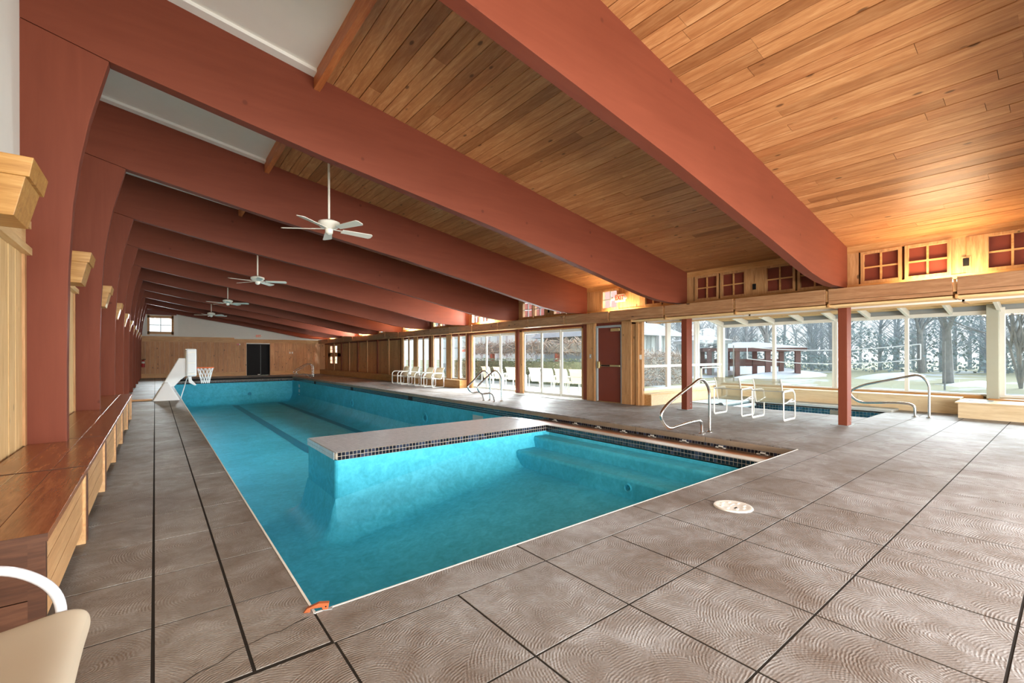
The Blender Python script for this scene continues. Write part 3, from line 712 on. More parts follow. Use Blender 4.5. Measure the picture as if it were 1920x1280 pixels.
# dividing wing with mosaic
wing = MB(); r = .06
ws_ = [(WX + r, WY0), (LX + .02, WY0), (LX + .02, WY1), (WX + r, WY1)] + [(p[0], p[1]) for p in arc(WX + r, WY1 - r, r, 90, 180, 4)] + [(p[0], p[1]) for p in arc(WX + r, WY0 + r, r, 180, 270, 4)]
wing.prism(ws_, -1.9, -.106, 'z'); wing = wing.build('dividing_wall', M['pool'], pool)
ed = [(a[0] + (.004 if a[0] < WX + .03 else 0), a[1]) for a in ws_]
MB().prism([(WX + .003, WY0 + .003), (LX + .02, WY0 + .003), (LX + .02, WY1 - .003), (WX + .003, WY1 - .003)], -.106, -.003, 'z').build('wing_cap', M['grout'], wing, bevel=.03)
pt = .052; top = MB()
i = 0
x = WX + .012
while x < LX + .10:
    y = WY0 + .008
    while y < WY1 - .02: top.box(x + .002, x + pt - .002, y + .002, y + pt - .002, -.004, .0); y += pt
    x += pt
setp(top.build('white_mosaic', M['wtile'], wing), kind='stuff')
tip = MB(); y = WY0 + .05
while y < WY1 - .05:
    for z in (-.104, -.052): tip.box(WX - .003, WX + .003, y + .002, y + pt - .002, z + .002, z + pt - .003)
    y += pt
setp(tip.build('end_mosaic', M['wtile'], wing), kind='stuff')
def band(name, axis, c, a, b, ztop, rows, parent, pt=.052):
    g = MB(); t = MB(); q = a
    lo, hi = (c - .002, c + .02)
    if axis == 'x': g.box(c - .002, c + .02, a, b, ztop - rows * pt, ztop)
    else: g.box(a, b, c - .002, c + .02, ztop - rows * pt, ztop)
    while q < b - .01:
        e = min(q + pt, b)
        for r_ in range(rows):
            z1 = ztop - r_ * pt
            if axis == 'x': t.box(c - .005, c + .0, q + .003, e - .003, z1 - pt + .003, z1 - .003)
            else: t.box(q + .003, e - .003, c - .005, c, z1 - pt + .003, z1 - .003)
        q += pt
    g.build('grout_bed', M['grout'], parent); setp(t.build(name, M['btile'], parent), kind='stuff')
band('black_mosaic', 'y', WY0, WX + .03, LX, .0, 2, wing)
band('black_mosaic', 'x', LX, PY0, WY0, .0, 2, pool)
band('black_mosaic', 'x', PX1, PY0, WY1, -.10, 1, pool)
band('black_mosaic', 'x', PX1, WY1, PY1, -.095, 3, pool)
MB().box(PX0, PX1, PY1 - .002, PY1 + .02, -.28, -.02).build('far_gutter', M['black'], pool)
MB().box(PX0, PX1, PY1 - .03, PY1 - .003, -.13, -.11).build('gutter_lip', M['stone'], pool)
band('black_mosaic', 'y', PY1 - .005, PX0, PX1, -.13, 2, pool)
for y in (14.25, 20.15, 26.1): MB().box(PX1 - .012, PX1 - .002, y, y + .3, -.25, -.10).build('skimmer_mouth', M['black'], pool)
for q in range(8):
    y = PY0 + .42 + q * .62
    MB().box(PX1 - .014, PX1 - .004, y, y + .07, -.152, -.115).box(PX1 - .014, PX1 - .004, y - .04, y + .12, -.152, -.14).build('gutter_bracket', M['plate'], pool)
# steps
for n, (fx, z, lo) in enumerate(((5.40, -.168, -.6), (4.95, -.356, -.9))):
    pts = [(LX, z), (fx + .03, z), (fx, z - .03), (fx, lo - .3), (LX, lo - .3)]
    MB().prism(pts, PY0, WY0 - .0).build('step', M['pool'], pool, bevel=.02, segs=3)
def ring(loc, axis, R, mat=M['pool'], face=True):
    t = MB()
    for q in range(20):
        a, b = 2 * PI * q / 20, 2 * PI * (q + 1) / 20
        def pp(ang, r_, d):
            if axis == 'x': return (loc[0] - d, loc[1] + r_ * math.cos(ang), loc[2] + r_ * math.sin(ang))
            return (loc[0] + r_ * math.cos(ang), loc[1] - d, loc[2] + r_ * math.sin(ang))
        t.hexa([pp(a, R, 0), pp(b, R, 0), pp(b, R * .72, 0), pp(a, R * .72, 0)], [pp(a, R, .025), pp(b, R, .025), pp(b, R * .72, .02), pp(a, R * .72, .02)])
    o = t.build('pool_light', mat, pool)
    c = MB(); c.lathe([(R * .5, 0), (R * .42, .012), (0.001, .012)], 0, 0, 16); c = c.build('lens', M['lane'], o)
    c.location = loc; c.rotation_euler = (0, -PI / 2, 0) if axis == 'x' else (PI / 2, 0, 0)
ring((LX - .78, 3.75, -.47), 'x', .055); ring((PX1, 13.33, -.73), 'x', .17); ring((PX1, 20.31, -.81), 'x', .17); ring((4.52, PY1, -1.0), 'y', .2)
for q in range(3): MB().box(PX1 - .006, PX1, 29.6, 29.9, -.62 - q * .3, -.44 - q * .3).build('wall_step', M['wtile'], pool)
box('wall_hatch', M['spacover'], pool, PX1 - .004, PX1, 10.0, 10.5, -.52, -.34)

# hot tub
tub = setp(MB().box(SX0 - .03, SX0, SY0, SY1, -1.0, -.02).box(SX1, SX1 + .03, SY0, SY1, -1.0, -.14).box(SX0, SX1, SY0 - .03, SY0, -1, -.02).box(SX0, SX1, SY1, SY1 + .03, -1, -.02).box(SX0, SX1, SY0, SY1, -1.0, -.95)
           .build('hot_tub', M['pool']), 'sunken rectangular hot tub with a black tile band beside the sunroom windows', 'hot tub')
MB().box(SX1, 13.58, SY0 - .1, 6.78, -.02, .05).build('tub_coping', M['palebox'] if False else M['patio'], tub, bevel=.01)
band('black_mosaic', 'x', SX1 - .004, SY0, SY1, -.035, 3, tub, .07)
box('skimmer_mouth', M['stone'], tub, SX1 - .016, SX1 - .005, 3.45, 3.8, -.16, -.05)
cov = empty('tub_cover', (12.2, 6.3, 0), 'pale slatted hot tub cover partly rolled back at the far end of the tub', 'cover')
for q in range(6): box('slat', M['spacover'], cov, -.72, .72, -.34 + q * .12, -.235 + q * .12, .005, .02)
t = MB().tube([(-.72, -.52, -.02), (.75, -.52, -.02)], .085, 16); t.build('roll', M['spadark'], cov, smooth=True)
MB().tube([(-.7, -.78, -.06), (.7, -.74, -.06)], .05, 14).build('roller_tube', M['spacover'], cov, smooth=True)

# low wooden cabinets along the walls
def cabinet(name, label, segs_, top, parts_axis, grilles=()):
    e = empty('low_cabinet', (0, 0, 0), label, 'cabinet')
    for s in segs_: box('front_panel', M[name], e, *s, 0.0, top - .03)
    return e
c1 = cabinet('palebox', 'low pale cabinet under the sunroom end window, beside the pine corner boards', [(XR + .12, 11.3, 6.82, 7.09), (11.304, 13.6, 6.82, 7.09)], .30, 'x')
box('end_panel', M['pine_x'], c1, XR + .10, XR + .12, 6.82, 7.09, 0, .27); box('lid', M['paley'], c1, XR + .08, 13.62, 6.80, 7.10, .27, .30, bevel=.004)
c2 = cabinet('palebox', 'long low pale cabinet under the lawn windows behind the hot tub', [(13.62, 14.1, 1.62 + q * 1.8, min(1.62 + q * 1.8 + 1.796, 6.8)) for q in range(3)], .36, 'y')
box('lid', M['palebox'], c2, 13.6, 14.18, 1.6, 7.08, .33, .36, bevel=.004)
c3 = cabinet('palebox', 'deeper low cabinet with a grey vent grille in its lid beside the painted pier', [(12.9, 14.1, -2.2, 1.55)], .33, 'y')
box('lid', M['palebox'], c3, 12.86, 14.15, -2.2, 1.59, .30, .33, bevel=.004); vg = box('vent_grille', M['slate'], c3, 13.35, 13.62, 1.1, 1.48, .33, .338)
box('sill_board', M['pine_y'], c3, 13.78, 14.12, -2.2, 1.2, .33, .36); 
for q in range(2): box('vent_grille', M['slate'], c3, 13.35, 13.62, .2 - q * .8, .6 - q * .8, .33, .338)
c4 = cabinet('pine_y', 'long low pine cabinet running beneath the narrow windows and the planked wall', [(9.48, XR - .06, 15.3 + q * 2.42, 15.3 + q * 2.42 + 2.412) for q in range(8)], .32, 'y')
box('lid', M['pine_y'], c4, 9.45, XR - .06, 15.27, 34.66, .29, .32, bevel=.004); box('end_panel', M['pine_x'], c4, 9.47, XR - .06, 15.28, 15.3, 0, .29)
for q in range(3): box('vent_grille', M['slate'], c4, 9.52, 9.7, 16.2 + q * 2.2, 17.0 + q * 2.2, .32, .325)

# ================================================================== LEFT BENCHES
mods = [(2.80, 4.34), (4.36, 5.88), (5.90, 8.92), (8.94, 12.2)]
for n, (a, b) in enumerate(mods):
    fx = -.37
    e = empty('wall_bench', (-.62, (a + b) / 2, 0), ['glossy brown bench on the left walkway, nearest the viewer with its end showing', 'glossy brown bench on the left walkway, second from the viewer', 'glossy brown bench on the left walkway, third from the viewer', 'glossy brown bench on the left walkway, farthest from the viewer'][n], 'bench', 'varnished benches along the left wall')
    c = (a + b) / 2; h = (b - a) / 2 - .004
    for q0, q1 in ((-.26, -.105), (-.10, .065), (.07, .25)):   # top boards
        box('seat_board', M['benchtop'], e, q0, q1 + .0025, -h, h, .497, .53, bevel=.0015)
    box('frame_strip', M['benchside'], e, -.02, .235, -h, -h + .02, .0, .497) if False else None
    box('end_cap', M['benchdark'], e, -.26, .2525, -h - .004, -h - .0005, .496, .531)
    nseg = 1 if b - a < 2 else 2
    for q in range(nseg):
        y0 = -h + (2 * h) * q / nseg; y1 = -h + (2 * h) * (q + 1) / nseg
        for z0, z1 in ((.10, .225), (.23, .36), (.365, .495)): box('front_board', M['benchside'], e, .195, .225, y0 + .03, y1 - .03, z0, z1)
        box('leg', M['benchdark'], e, .19, .245, y0 + .0, y0 + .035, 0, .497); box('leg', M['benchside'], e, .19, .24, y1 - .04, y1 - .003, 0, .497)
    box('end_board', M['benchdark'], e, -.25, .19, -h, -h + .02, .03, .25); box('end_board', M['benchdark'], e, -.25, .19, -h, -h + .02, .255, .497)
    box('metal_inlay', M['steel'], e, -.103, -.099, -h, h, .5295, .5312)

# sconces
for q in range(11):
    yc = 4.12 + 3.13 * q - 3.13
    if q == 0: continue
    y0, y1 = yc - .22, yc + .22
    e = empty('wall_sconce', (XL, yc, 2.3), 'flared pine light box high on the left wall, %s from the viewer' % NTH[q - 1], 'wall light', 'pine light boxes on the left wall')
    t = MB(); t.hexa([(0, -.19, -.16), (.245, -.19, -.16), (.245, .19, -.16), (0, .19, -.16)], [(0, -.21, .09), (.30, -.21, .09), (.30, .21, .09), (0, .21, .09)])
    t.build('body', M['sconcex'], e, bevel=.003)
    t = MB(); t.hexa([(0, -.225, .075), (.315, -.225, .075), (.315, .225, .075), (0, .225, .075)], [(0, -.235, .19), (.335, -.235, .19), (.335, .235, .19), (0, .235, .19)])
    t.build('cap', M['sconcex'], e, bevel=.003)

# ================================================================== CEILING FANS
def fan(x, y, rot, label):
    zt = zc(x); e = empty('ceiling_fan', (x, y, zt), label, 'ceiling fan', 'white ceiling fans on long rods')
    d = 3.42 - zt
    MB().lathe([(.02, d + .0), (.075, d + .005), (.16, d - .03), (.165, d - .07), (.13, d - .11), (.06, d - .14), (.055, d - .2), (.02, d - .225)], 0, 0, 24).build('motor', M['fan'], e, smooth=True)
    MB().tube([(0, 0, 0), (0, 0, d)], .017, 10).build('rod', M['fan'], e, smooth=True)
    MB().lathe([(.012, -.12), (.05, -.05), (.07, -.0)], 0, 0, 16).build('canopy', M['fan'], e, smooth=True)
    for q in range(5):
        a = rot + q * 2 * PI / 5
        t = MB(); R0, R1 = .20, .70; hw0, hw1 = .055, .075; n = 6; pts = []
        pts = [(R0, -hw0), (R1 - .03, -hw1), (R1, -hw1 + .03), (R1, hw1 - .03), (R1 - .03, hw1), (R0, hw0)]
        t.prism(pts, -.005, .005, 'z'); b = t.build('blade', M['fan'], e, bevel=.002)
        b.rotation_euler = (Matrix.Rotation(a, 3, 'Z') @ Matrix.Rotation(math.radians(-13), 3, 'X')).to_euler(); b.location = (0, 0, d - .135)
        t = MB().box(.05, .26, -.018, .018, -.012, -.004); g = t.build('blade_iron', M['fan'], e); g.rotation_euler = (0, 0, a); g.location = (0, 0, d - .125)
    return e
fan(2.14, 7.3, math.radians(4) , 'white five-bladed ceiling fan on a long rod, nearest the viewer')
fan(2.14, 13.56, math.radians(-22), 'white five-bladed ceiling fan on a long rod, second from the viewer')
fan(2.14, 19.8, math.radians(50), 'white five-bladed ceiling fan on a long rod, third from the viewer')
fan(2.14, 26.1, math.radians(20), 'white five-bladed ceiling fan on a long rod, farthest down the hall')

# ================================================================== HANDRAILS
def rail_obj(name, pts3, label, group, feet, parent=None, r=.024):
    root = MB().tube(fillet(pts3, .16, 6), r, 12).build(name, M['steel'], parent, smooth=True)
    if not parent: setp(root, label, 'handrail', group)
    for f in feet: MB().lathe([(.055, 0), (.055, .008), (.035, .02), (.026, .024)], f[0], f[1], 16).build('escutcheon', M['steel'], root, smooth=True)
    return root
def prof(f0, f1, dx=1):  # pool grab rail profile in (along, z)
    return [(f1, 0), (f1, .86), (f1 - .22, .88), (f1 - 1.40, .46), (f1 - 1.40, .38), (f1 - 1.24, .19), (f1 - .46, .22), (f1 - .24, .17), (f1 - .24, 0)]
pr_ = [(7.35, 0), (7.35, .74), (7.10, .93), (6.10, .56), (5.88, .40), (6.08, .17), (6.75, .225), (7.09, .22), (7.10, 0)]
rail_obj('pool_handrail', [(x, 3.89, z) for x, z in pr_], 'steel pool handrail bent into a loop over the near steps beside a red post', 'pool handrails', [(7.35, 3.89), (7.10, 3.89)])
pl_ = [(7.63, 0), (7.63, .72), (7.42, .90), (6.97, .54), (6.84, .42), (6.98, .23), (7.42, .27), (7.45, 0)]
rail_obj('pool_handrail', [(x, 10.21, z) for x, z in [(7.72, 0), (7.72, .72), (7.50, .92), (7.02, .56), (6.86, .42), (7.02, .24), (7.40, .26), (7.48, 0)]], 'steel handrail at mid pool, nearer of the pair in front of the sliding door', 'pool handrails', [(7.72, 10.21), (7.48, 10.21)])
rail_obj('pool_handrail', [(x, 10.66, z) for x, z in [(7.64, 0), (7.64, .72), (7.42, .90), (7.02, .56), (6.84, .42), (7.0, .24), (7.34, .26), (7.43, 0)]], 'steel handrail at mid pool, farther of the pair in front of the sliding door', 'pool handrails', [(7.64, 10.66), (7.43, 10.66)])
for n, y in enumerate((29.2, 29.9)):
    rail_obj('pool_handrail', [(x, y, z) for x, z in [(7.62 + .1 * n, 0), (7.62 + .1 * n, .72), (7.42, .86), (6.75, .45), (6.60, .33), (6.80, .17), (7.3, .22), (7.42, 0)]], ['thin steel handrail by the far wall, nearer of the pair at the pool corner', 'thin steel handrail by the far wall, farther of the pair at the pool corner'][n], 'pool handrails', [(7.62 + .1 * n, y), (7.42, y)], r=.017)
rail_obj('tub_handrail', [(12.4, y, z) for y, z in [(1.91, 0), (1.91, .70), (2.05, .89), (3.02, .62), (3.30, .44), (3.1, .22), (2.35, .275), (2.13, .25), (2.13, 0)]], 'long steel handrail reaching over the hot tub edge, beside the nearest red post', 'pool handrails', [(12.4, 1.91), (12.4, 2.13)])

# ================================================================== CHAIRS
def sling_chair(loc, rot, label, group, mat='slingthin', w=.59, d=.56, back=.82, name='sling_chair'):
    # local: faces +x, width along y, rear legs at x=0
    e = empty(name, loc, label, 'chair', group); e.rotation_euler = (0, 0, rot)
    for s in (-1, 1):
        y = s * w / 2
        loop = fillet([(0, y, .565), (0, y, .012), (d, y, .012), (d, y, .50), (d - .1, y, .585), (0, y, .575)], .07, 4)
        MB().tube(loop, .018, 8, flat=(.62, 1.25)).build('side_frame', M['alu'], e, smooth=True)
        y2 = y - s * .035
        rl = fillet([(-.06, y2, back), (.0, y2, back - .09), (.06, y2, .45), (.10, y2, .335), (.20, y2, .335), (d - .06, y2, .40), (d + .0, y2, .375)], .09, 5)
        MB().tube(rl, .013, 8).build('sling_rail', M['alu'], e, smooth=True)
        MB().tube([(.30, y, .36), (d, y, .36)], .012, 6).build('seat_stay', M['alu'], e)
    MB().tube([(0, -w / 2, .575), (0, w / 2, .575)], .008, 6).build('rear_bar', M['slate'], e)
    MB().tube([(d - .03, -w / 2, .35), (d - .03, w / 2, .35)], .012, 6).build('cross_bar', M['alu'], e)
    prof_ = fillet([(-.06, 0, back), (.0, 0, back - .09), (.06, 0, .45), (.10, 0, .335), (.20, 0, .335), (d - .06, 0, .40), (d + .0, 0, .375)], .09, 5)
    t = MB(); n = len(prof_)
    for k_, sgn in ((0, -1), (1, 1)):
        for p in prof_: t.v.append((p[0], sgn * (w / 2 - .04), p[2]))
    for i_ in range(n - 1): t.f.append((i_, i_ + 1, n + i_ + 1, n + i_))
    t.build('sling', M[mat], e, smooth=True)
    return e
sling_chair((9.60, 3.88, 0), 0, 'sheer sling armchair facing the hot tub, nearer the free red post', 'sling chairs at the hot tub')
sling_chair((9.60, 4.68, 0), 0, 'sheer sling armchair facing the hot tub, nearer the sunroom end window', 'sling chairs at the hot tub')
for n, (yy, lab) in enumerate(((19.78, 'cream sling armchair by the narrow windows, leftmost of four facing the pool'), (18.85, 'cream sling armchair by the narrow windows, second from the left of four'), (17.45, 'cream sling armchair by the narrow windows, third from the left of four'), (16.62, 'cream sling armchair by the narrow windows, rightmost of four facing the pool'))):
    sling_chair((9.32, yy, 0), PI + .10 * (n % 2), lab, 'cream chairs by the narrow windows', 'sling', .60, .58, .80)
patio_x = 11.6
for n, yy in enumerate((16.5, 15.6, 14.7, 13.2, 12.5, 11.75, 11.0, 10.2)):
    sling_chair((patio_x, yy, -.05), 0 + random.uniform(-.05, .05), 'cream patio chair outside the sliding doors, %s from the left through the glass' % NTH[n], 'cream patio chairs outside', 'sling', .66, .58, .86, 'patio_chair')
# foreground chair
e = empty('vinyl_armchair', (-.75, 1.9, 0), 'white tube armchair with cream vinyl seat in the bottom left corner by the bench', 'chair')
for y in (-.55, .33):
    MB().tube(fillet([(-.07, y, 0.015), (-.07, y, .60), (.36, y, .60), (.49, y, .48), (.49, y, .015)], .14, 8), .0155, 14).build('arm_tube', M['tube'], e, smooth=True)
t = MB(); prof_ = [(-.10, .88), (-.08, .70), (-.05, .50), (.02, .41), (.15, .375), (.35, .385), (.47, .40), (.525, .395), (.55, .375), (.555, .33)]; ny = 9
for (px, pz) in prof_:
    for q in range(ny):
        u_ = -1 + 2 * q / (ny - 1); t.v.append((px + (.012 * abs(u_) ** 6 if px > .4 else 0), -.10 + u_ * .415, pz - .018 * (1 - u_ * u_) + (.012 * abs(u_) ** 8 if px > .4 else 0)))
for i_ in range(len(prof_) - 1):
    for q in range(ny - 1): t.f.append((i_ * ny + q, i_ * ny + q + 1, (i_ + 1) * ny + q + 1, (i_ + 1) * ny + q))
sm = t.build('sling_seat', M['slingseat'], e, smooth=True); so = sm.modifiers.new('t', 'SOLIDIFY'); so.thickness = .006; sb = sm.modifiers.new('s', 'SUBSURF'); sb.levels = 2; sb.render_levels = 2
MB().tube([(.49, -.55, .36), (.49, .33, .36)], .012, 8).build('cross_bar', M['plastic'], e)

# ================================================================== POOL HOOP
hp = empty('basketball_hoop', (.25, 16.8, 0), 'white plastic poolside basketball hoop with orange rim standing at the pool edge', 'basketball hoop')
t = MB(); t.hexa([(-.31, -.22, 0), (.33, -.22, 0), (.33, .75, 0), (-.31, .75, 0)], [(-.04, -.06, .53), (.06, -.06, .53), (.06, .45, .53), (-.04, .45, .53)])
t.build('base', M['plastic'], hp, bevel=.025, segs=3)
MB().prism([(-.10, .46), (.02, .38), (.20, .40), (.36, .60), (.52, .73), (.54, 1.25), (.31, 1.25), (-.03, .56)], .02, .24).build('arm', M['plastic'], hp, bevel=.02)
bb = MB().box(.48, .74, -.16, .75, .69, 1.53).build('backboard', M['plastic'], hp, bevel=.04, segs=3)
for z0, z1 in ((.80, 1.07), (1.12, 1.38)): MB().box(.52, .71, -.168, -.158, z0, z1).build('board_panel', M['plastic'], bb, bevel=.01)
for z in (.77, 1.10, 1.42): MB().box(.53, .71, -.172, -.158, z - .012, z + .012).build('board_rib', M['fan'], bb, bevel=.004)
MB().prism([(.53, .70), (.62, .70), (.63, .58), (.75, .42), (.70, .41), (.56, .50)], .0, .2).build('arm_hook', M['plastic'], hp, bevel=.01)
MB().tube([(.52, .1, .66), (.36, .1, .03)], .012, 8).build('strut', M['plastic'], hp)
rc = (.98, .12); R_ = .215
t = MB(); pts = [(rc[0] + R_ * math.cos(a), rc[1] + R_ * math.sin(a), .945) for a in [2 * PI * q / 24 for q in range(25)]]
rim = MB().tube(pts, .012, 8, caps=False).box(.74, .80, .05, .19, .925, .965).build('rim', M['orange'], hp, smooth=True)
t = MB()
for q in range(12):
    for sgn in (1, -1):
        pts = []
        for j in range(7):
            f = j / 6; a = 2 * PI * q / 12 + sgn * f * 1.05; r_ = R_ * (1 - .52 * f ** .8) ; pts.append((rc[0] + r_ * math.cos(a), rc[1] + r_ * math.sin(a), .935 - .47 * f))
        t.tube(pts, .0065, 4, caps=False)
t.build('net', M['net'], hp)

# ================================================================== SMALL THINGS
def exit_sign(loc, rotz, label, txt_dir):
    e = empty('exit_sign', loc, label, 'exit sign', 'lit exit signs'); e.rotation_euler = (0, 0, rotz)
    MB().box(-.155, .155, 0, .055, -.1, .1).build('housing', M['plate'], e, bevel=.006); MB().box(-.15, .15, -.004, .0, -.095, .095).build('face', M['exitface'], e)
    c = bpy.data.curves.new('exit_letters', 'FONT'); c.body = 'EXIT'; c.size = .17; c.align_x = 'CENTER'; c.align_y = 'CENTER'; c.extrude = .002; c.offset = .002
    o = bpy.data.objects.new('exit_letters', c); COL.objects.link(o); c.materials.append(M['exitred']); o.parent = e; o.location = (0, -.007, 0); 
    me = bpy.data.meshes.new_from_object(o); bpy.data.objects.remove(o); o = bpy.data.objects.new('exit_letters', me); COL.objects.link(o); o.parent = e; o.location = (0, -.007, 0); o.rotation_euler = (PI / 2, 0, 0); o.scale = (.82, 1, 1)
    for s in (-1, 1):
        MB().lathe([(.045, 0), (.05, .05), (.03, .075), (.001, .08)], 0, 0, 14).build('lamp_head', M['emlamp'], e, smooth=True).location = (s * .2, .0, -.01)
        for ch in e.children:
            if ch.name.startswith('lamp_head') and abs(ch.rotation_euler.x) < .1: ch.rotation_euler = (PI / 2, 0, 0)
    return e
exit_sign((XR - .09, 7.66, 2.835), -PI / 2, 'lit exit sign with red letters above the metal door', 0)
exit_sign((5.5, YFAR - .07, 2.66), 0, 'small lit exit sign high on the far white wall', 0)
o = setp(box('fire_alarm', M['redmetal'], None, 4.24, 4.38, YFAR - .09, YFAR - .065, 2.03, 2.14, bevel=.006), 'small red fire alarm left of the dark doorway', 'alarm'); box('strobe', M['plate'], o, 4.385, 4.44, YFAR - .1, YFAR - .065, 2.04, 2.13)
for n, x in enumerate((7.42, 7.58)): 
    o = setp(box('wall_thermostat', M['plate'], None, x, x + .09, YFAR - .055, YFAR - .036, 1.47, 1.6, bevel=.006), ['white wall switch right of the dark doorway, left of the pair', 'white wall switch right of the dark doorway, right of the pair'][n], 'switch', 'pair of wall switches on the far wall'); box('toggle', M['whitetrim'], o, x + .03, x + .06, YFAR - .062, YFAR - .055, 1.51, 1.56)
fe = empty('fire_extinguisher', (-.55, YFAR - .113, .9), 'red fire extinguisher hanging in the far left corner', 'fire extinguisher')
MB().lathe([(.02, -.25), (.075, -.24), (.08, -.1), (.08, .1), (.05, .17), (.02, .2)], 0, 0, 16).build('cylinder', M['redmetal'], fe, smooth=True)
MB().lathe([(.081, -.02), (.081, .1)], 0, 0, 16).build('paper_label', M['plate'], fe); MB().box(-.02, .12, -.02, .02, .2, .24).build('valve_handle', M['black'], fe)
MB().tube(fillet([(.03, 0, .2), (-.12, 0, .22), (-.14, 0, .0), (-.1, -.02, -.15)], .06), .012, 8).build('hose', M['black'], fe)
# round drain lid
dl = setp(MB().lathe([(.001, .008), (.12, .008), (.135, .012), (.15, .010), (.155, .0)], 3.875, 1.845, 36).build('skimmer_lid', M['plate'], None, smooth=True), 'round white skimmer lid set in the near concrete deck', 'lid')
for q in range(8): a = 2 * PI * q / 8; MB().box(3.875 + .09 * math.cos(a) - .018, 3.875 + .09 * math.cos(a) + .018, 1.845 + .09 * math.sin(a) - .006, 1.845 + .09 * math.sin(a) + .006, .008, .0125).build('lid_rib', M['whitetrim'], dl)
box('finger_slot', M['dark'], dl, 3.82, 3.86, 1.80, 1.812, .008, .0105); box('maker_mark', M['whitetrim'], dl, 3.86, 3.93, 1.86, 1.868, .008, .0108)
# orange wooden piece bridging the pool corner
ang = math.atan2(-.03, .11)
cp = empty('corner_clamp', (.645, 2.425, 0), 'small reddish wooden bracket bridging the near pool corner', 'bracket'); cp.rotation_euler = (0, 0, -.42)
MB().prism([(-.062, 0), (-.03, 0), (-.028, .016), (.025, .018), (.03, .004), (.055, .004), (.06, .036), (.01, .040), (-.045, .020)], -.012, .012).build('arm', M['sconcex'] if False else plain('worn_orange_wood', (.36, .10, .035), .6, .2, var=.25), cp, bevel=.002)
MB().tube([(.045, -.0125, .02), (.045, -.011, .02)], .004, 8).build('screw', M['black'], cp)
box('shim', M['slate'], cp, .03, .075, -.01, .01, .0, .004)
# uplights in the cove, every second bay
for n, i in enumerate((-1, 1, 3, 5, 7, 9)):
    y = YF(i + 1) - 1.27
    lab = 'warm glowing uplight trough lying in the clerestory cove, %s of six along the hall' % NTH[n]
    u = empty('cove_uplight', (9.62, y, 2.30), lab, 'uplight', 'uplights in the cove')
    box('trough', M['whitetrim'], u, -.13, .13, -.45, .45, -.03, .10, bevel=.004); box('lamp_tube', M['lamp'] if i < 3 else M['lampfar'], u, -.10, .10, -.42, .42, .10, .135)

# ================================================================== OUTDOORS
gr = MB().box(-60, 110, 45, 140, -.4, -.12).box(14.3, 110, -80, 45, -.4, -.12).box(9.98, 14.3, 7.2, 45, -.4, -.12)
gr = setp(gr.build('ground', M['lawn']), kind='structure'); box('patio_slab', M['patio'], gr, 10.0, 14.2, 8.2, 22, -.12, -.05)
def snowpatch(x, y, rx, ry, h):
    t = MB(); n = 18; ph = random.random() * 6
    ringp = [(1.0 + .25 * math.sin(3 * a + ph) + .12 * math.sin(7 * a)) for a in [2 * PI * q / n for q in range(n)]]
    for s_, z in ((1, 0), (.8, .5), (.45, .9)):
        for q in range(n): a = 2 * PI * q / n; t.v.append((x + rx * s_ * ringp[q] * math.cos(a), y + ry * s_ * ringp[q] * math.sin(a), -.13 + h * z))
    for k_ in range(2):
        for q in range(n): a = k_ * n + q; b = k_ * n + (q + 1) % n; t.f.append((a, b, b + n, a + n))
    t.f.append(tuple(2 * n + q for q in range(n))); t.build('snow_patch', M['snow'], gr, smooth=True)
for q in ((26, 16, 5, 1.6, .12), (33, 12, 6, 1.4, .35), (38, 17, 7, 2, .5), (36, 7, 5, 1.2, .3), (30, 3, 3, .8, .15), (40, 0, 5, 1.5, .2), (22, 9, 2, .7, .06), (27, 22, 4, 1.6, .2)): snowpatch(*q)
def leafy(name, box_, n, size, mat, label, cat, twig=0):
    x0, x1, y0, y1, z0, z1 = box_; e = empty(name, ((x0 + x1) / 2, (y0 + y1) / 2, z0), label, cat); t = MB(); ox, oy = (x0 + x1) / 2, (y0 + y1) / 2
    for _ in range(n):
        c = Vector((random.uniform(x0, x1) - ox, random.uniform(y0, y1) - oy, random.uniform(0, z1 - z0)))
        a = Vector([random.gauss(0, 1) for _ in range(3)]).normalized(); b = a.orthogonal().normalized(); s_ = size * random.uniform(.6, 1.4)
        if twig:
            t.tube([c - a * s_ * 3, c + b * s_ * .6, c + a * s_ * 3], .012, 3, caps=False)
        else:
            k_ = len(t.v); t.v += [tuple(c - a * s_), tuple(c + b * s_ * .6), tuple(c + a * s_), tuple(c - b * s_ * .6)]; t.f.append((k_, k_ + 1, k_ + 2, k_ + 3))
    o = t.build('foliage' if not twig else 'vine_stems', mat, e); o['kind'] = 'stuff'
    core = MB().box(x0 - ox + .12, x1 - ox - .12, y0 - oy + .1, y1 - oy - .1, 0, z1 - z0 - .15).build('inner_growth', M['bark'] if twig else plain('hedge_core', (.16, .18, .12), .9, .1, var=.3), e)
    return e
leafy('hedge', (14.6, 15.4, 13.2, 25.0, -.1, 1.15), 7000, .05, M['hedge'], 'clipped green hedge behind the patio chairs outside the sliding doors', 'hedge')
pg = empty('pergola', (15.95, 18.5, 0), 'red pergola overgrown with dry vines beyond the hedge', 'pergola')
for y in (13.8, 16.4, 19.2, 22): MB().box(-.1, .1, y - 18.5 - .1, y - 18.5 + .1, -.1, 1.9).build('post', M['pinkred'], pg)
for x in (-.3, .3): MB().box(x - .05, x + .05, -5.4, 6.5, 1.55, 1.7).build('rail', M['pinkred'], pg)
v_ = leafy('climbing_vine', (15.45, 16.45, 13.4, 24.5, 1.45, 2.0), 1500, .09, M['vine'], 'tangle of pale dry vines lying on the red pergola', 'vine', 1)
leafy('dry_shrubs', (16.9, 20.5, 12.2, 12.9, -.12, 1.35), 1500, .10, M['vine'], 'brown leafless shrubs in front of the grey siding building', 'shrubs', 1)
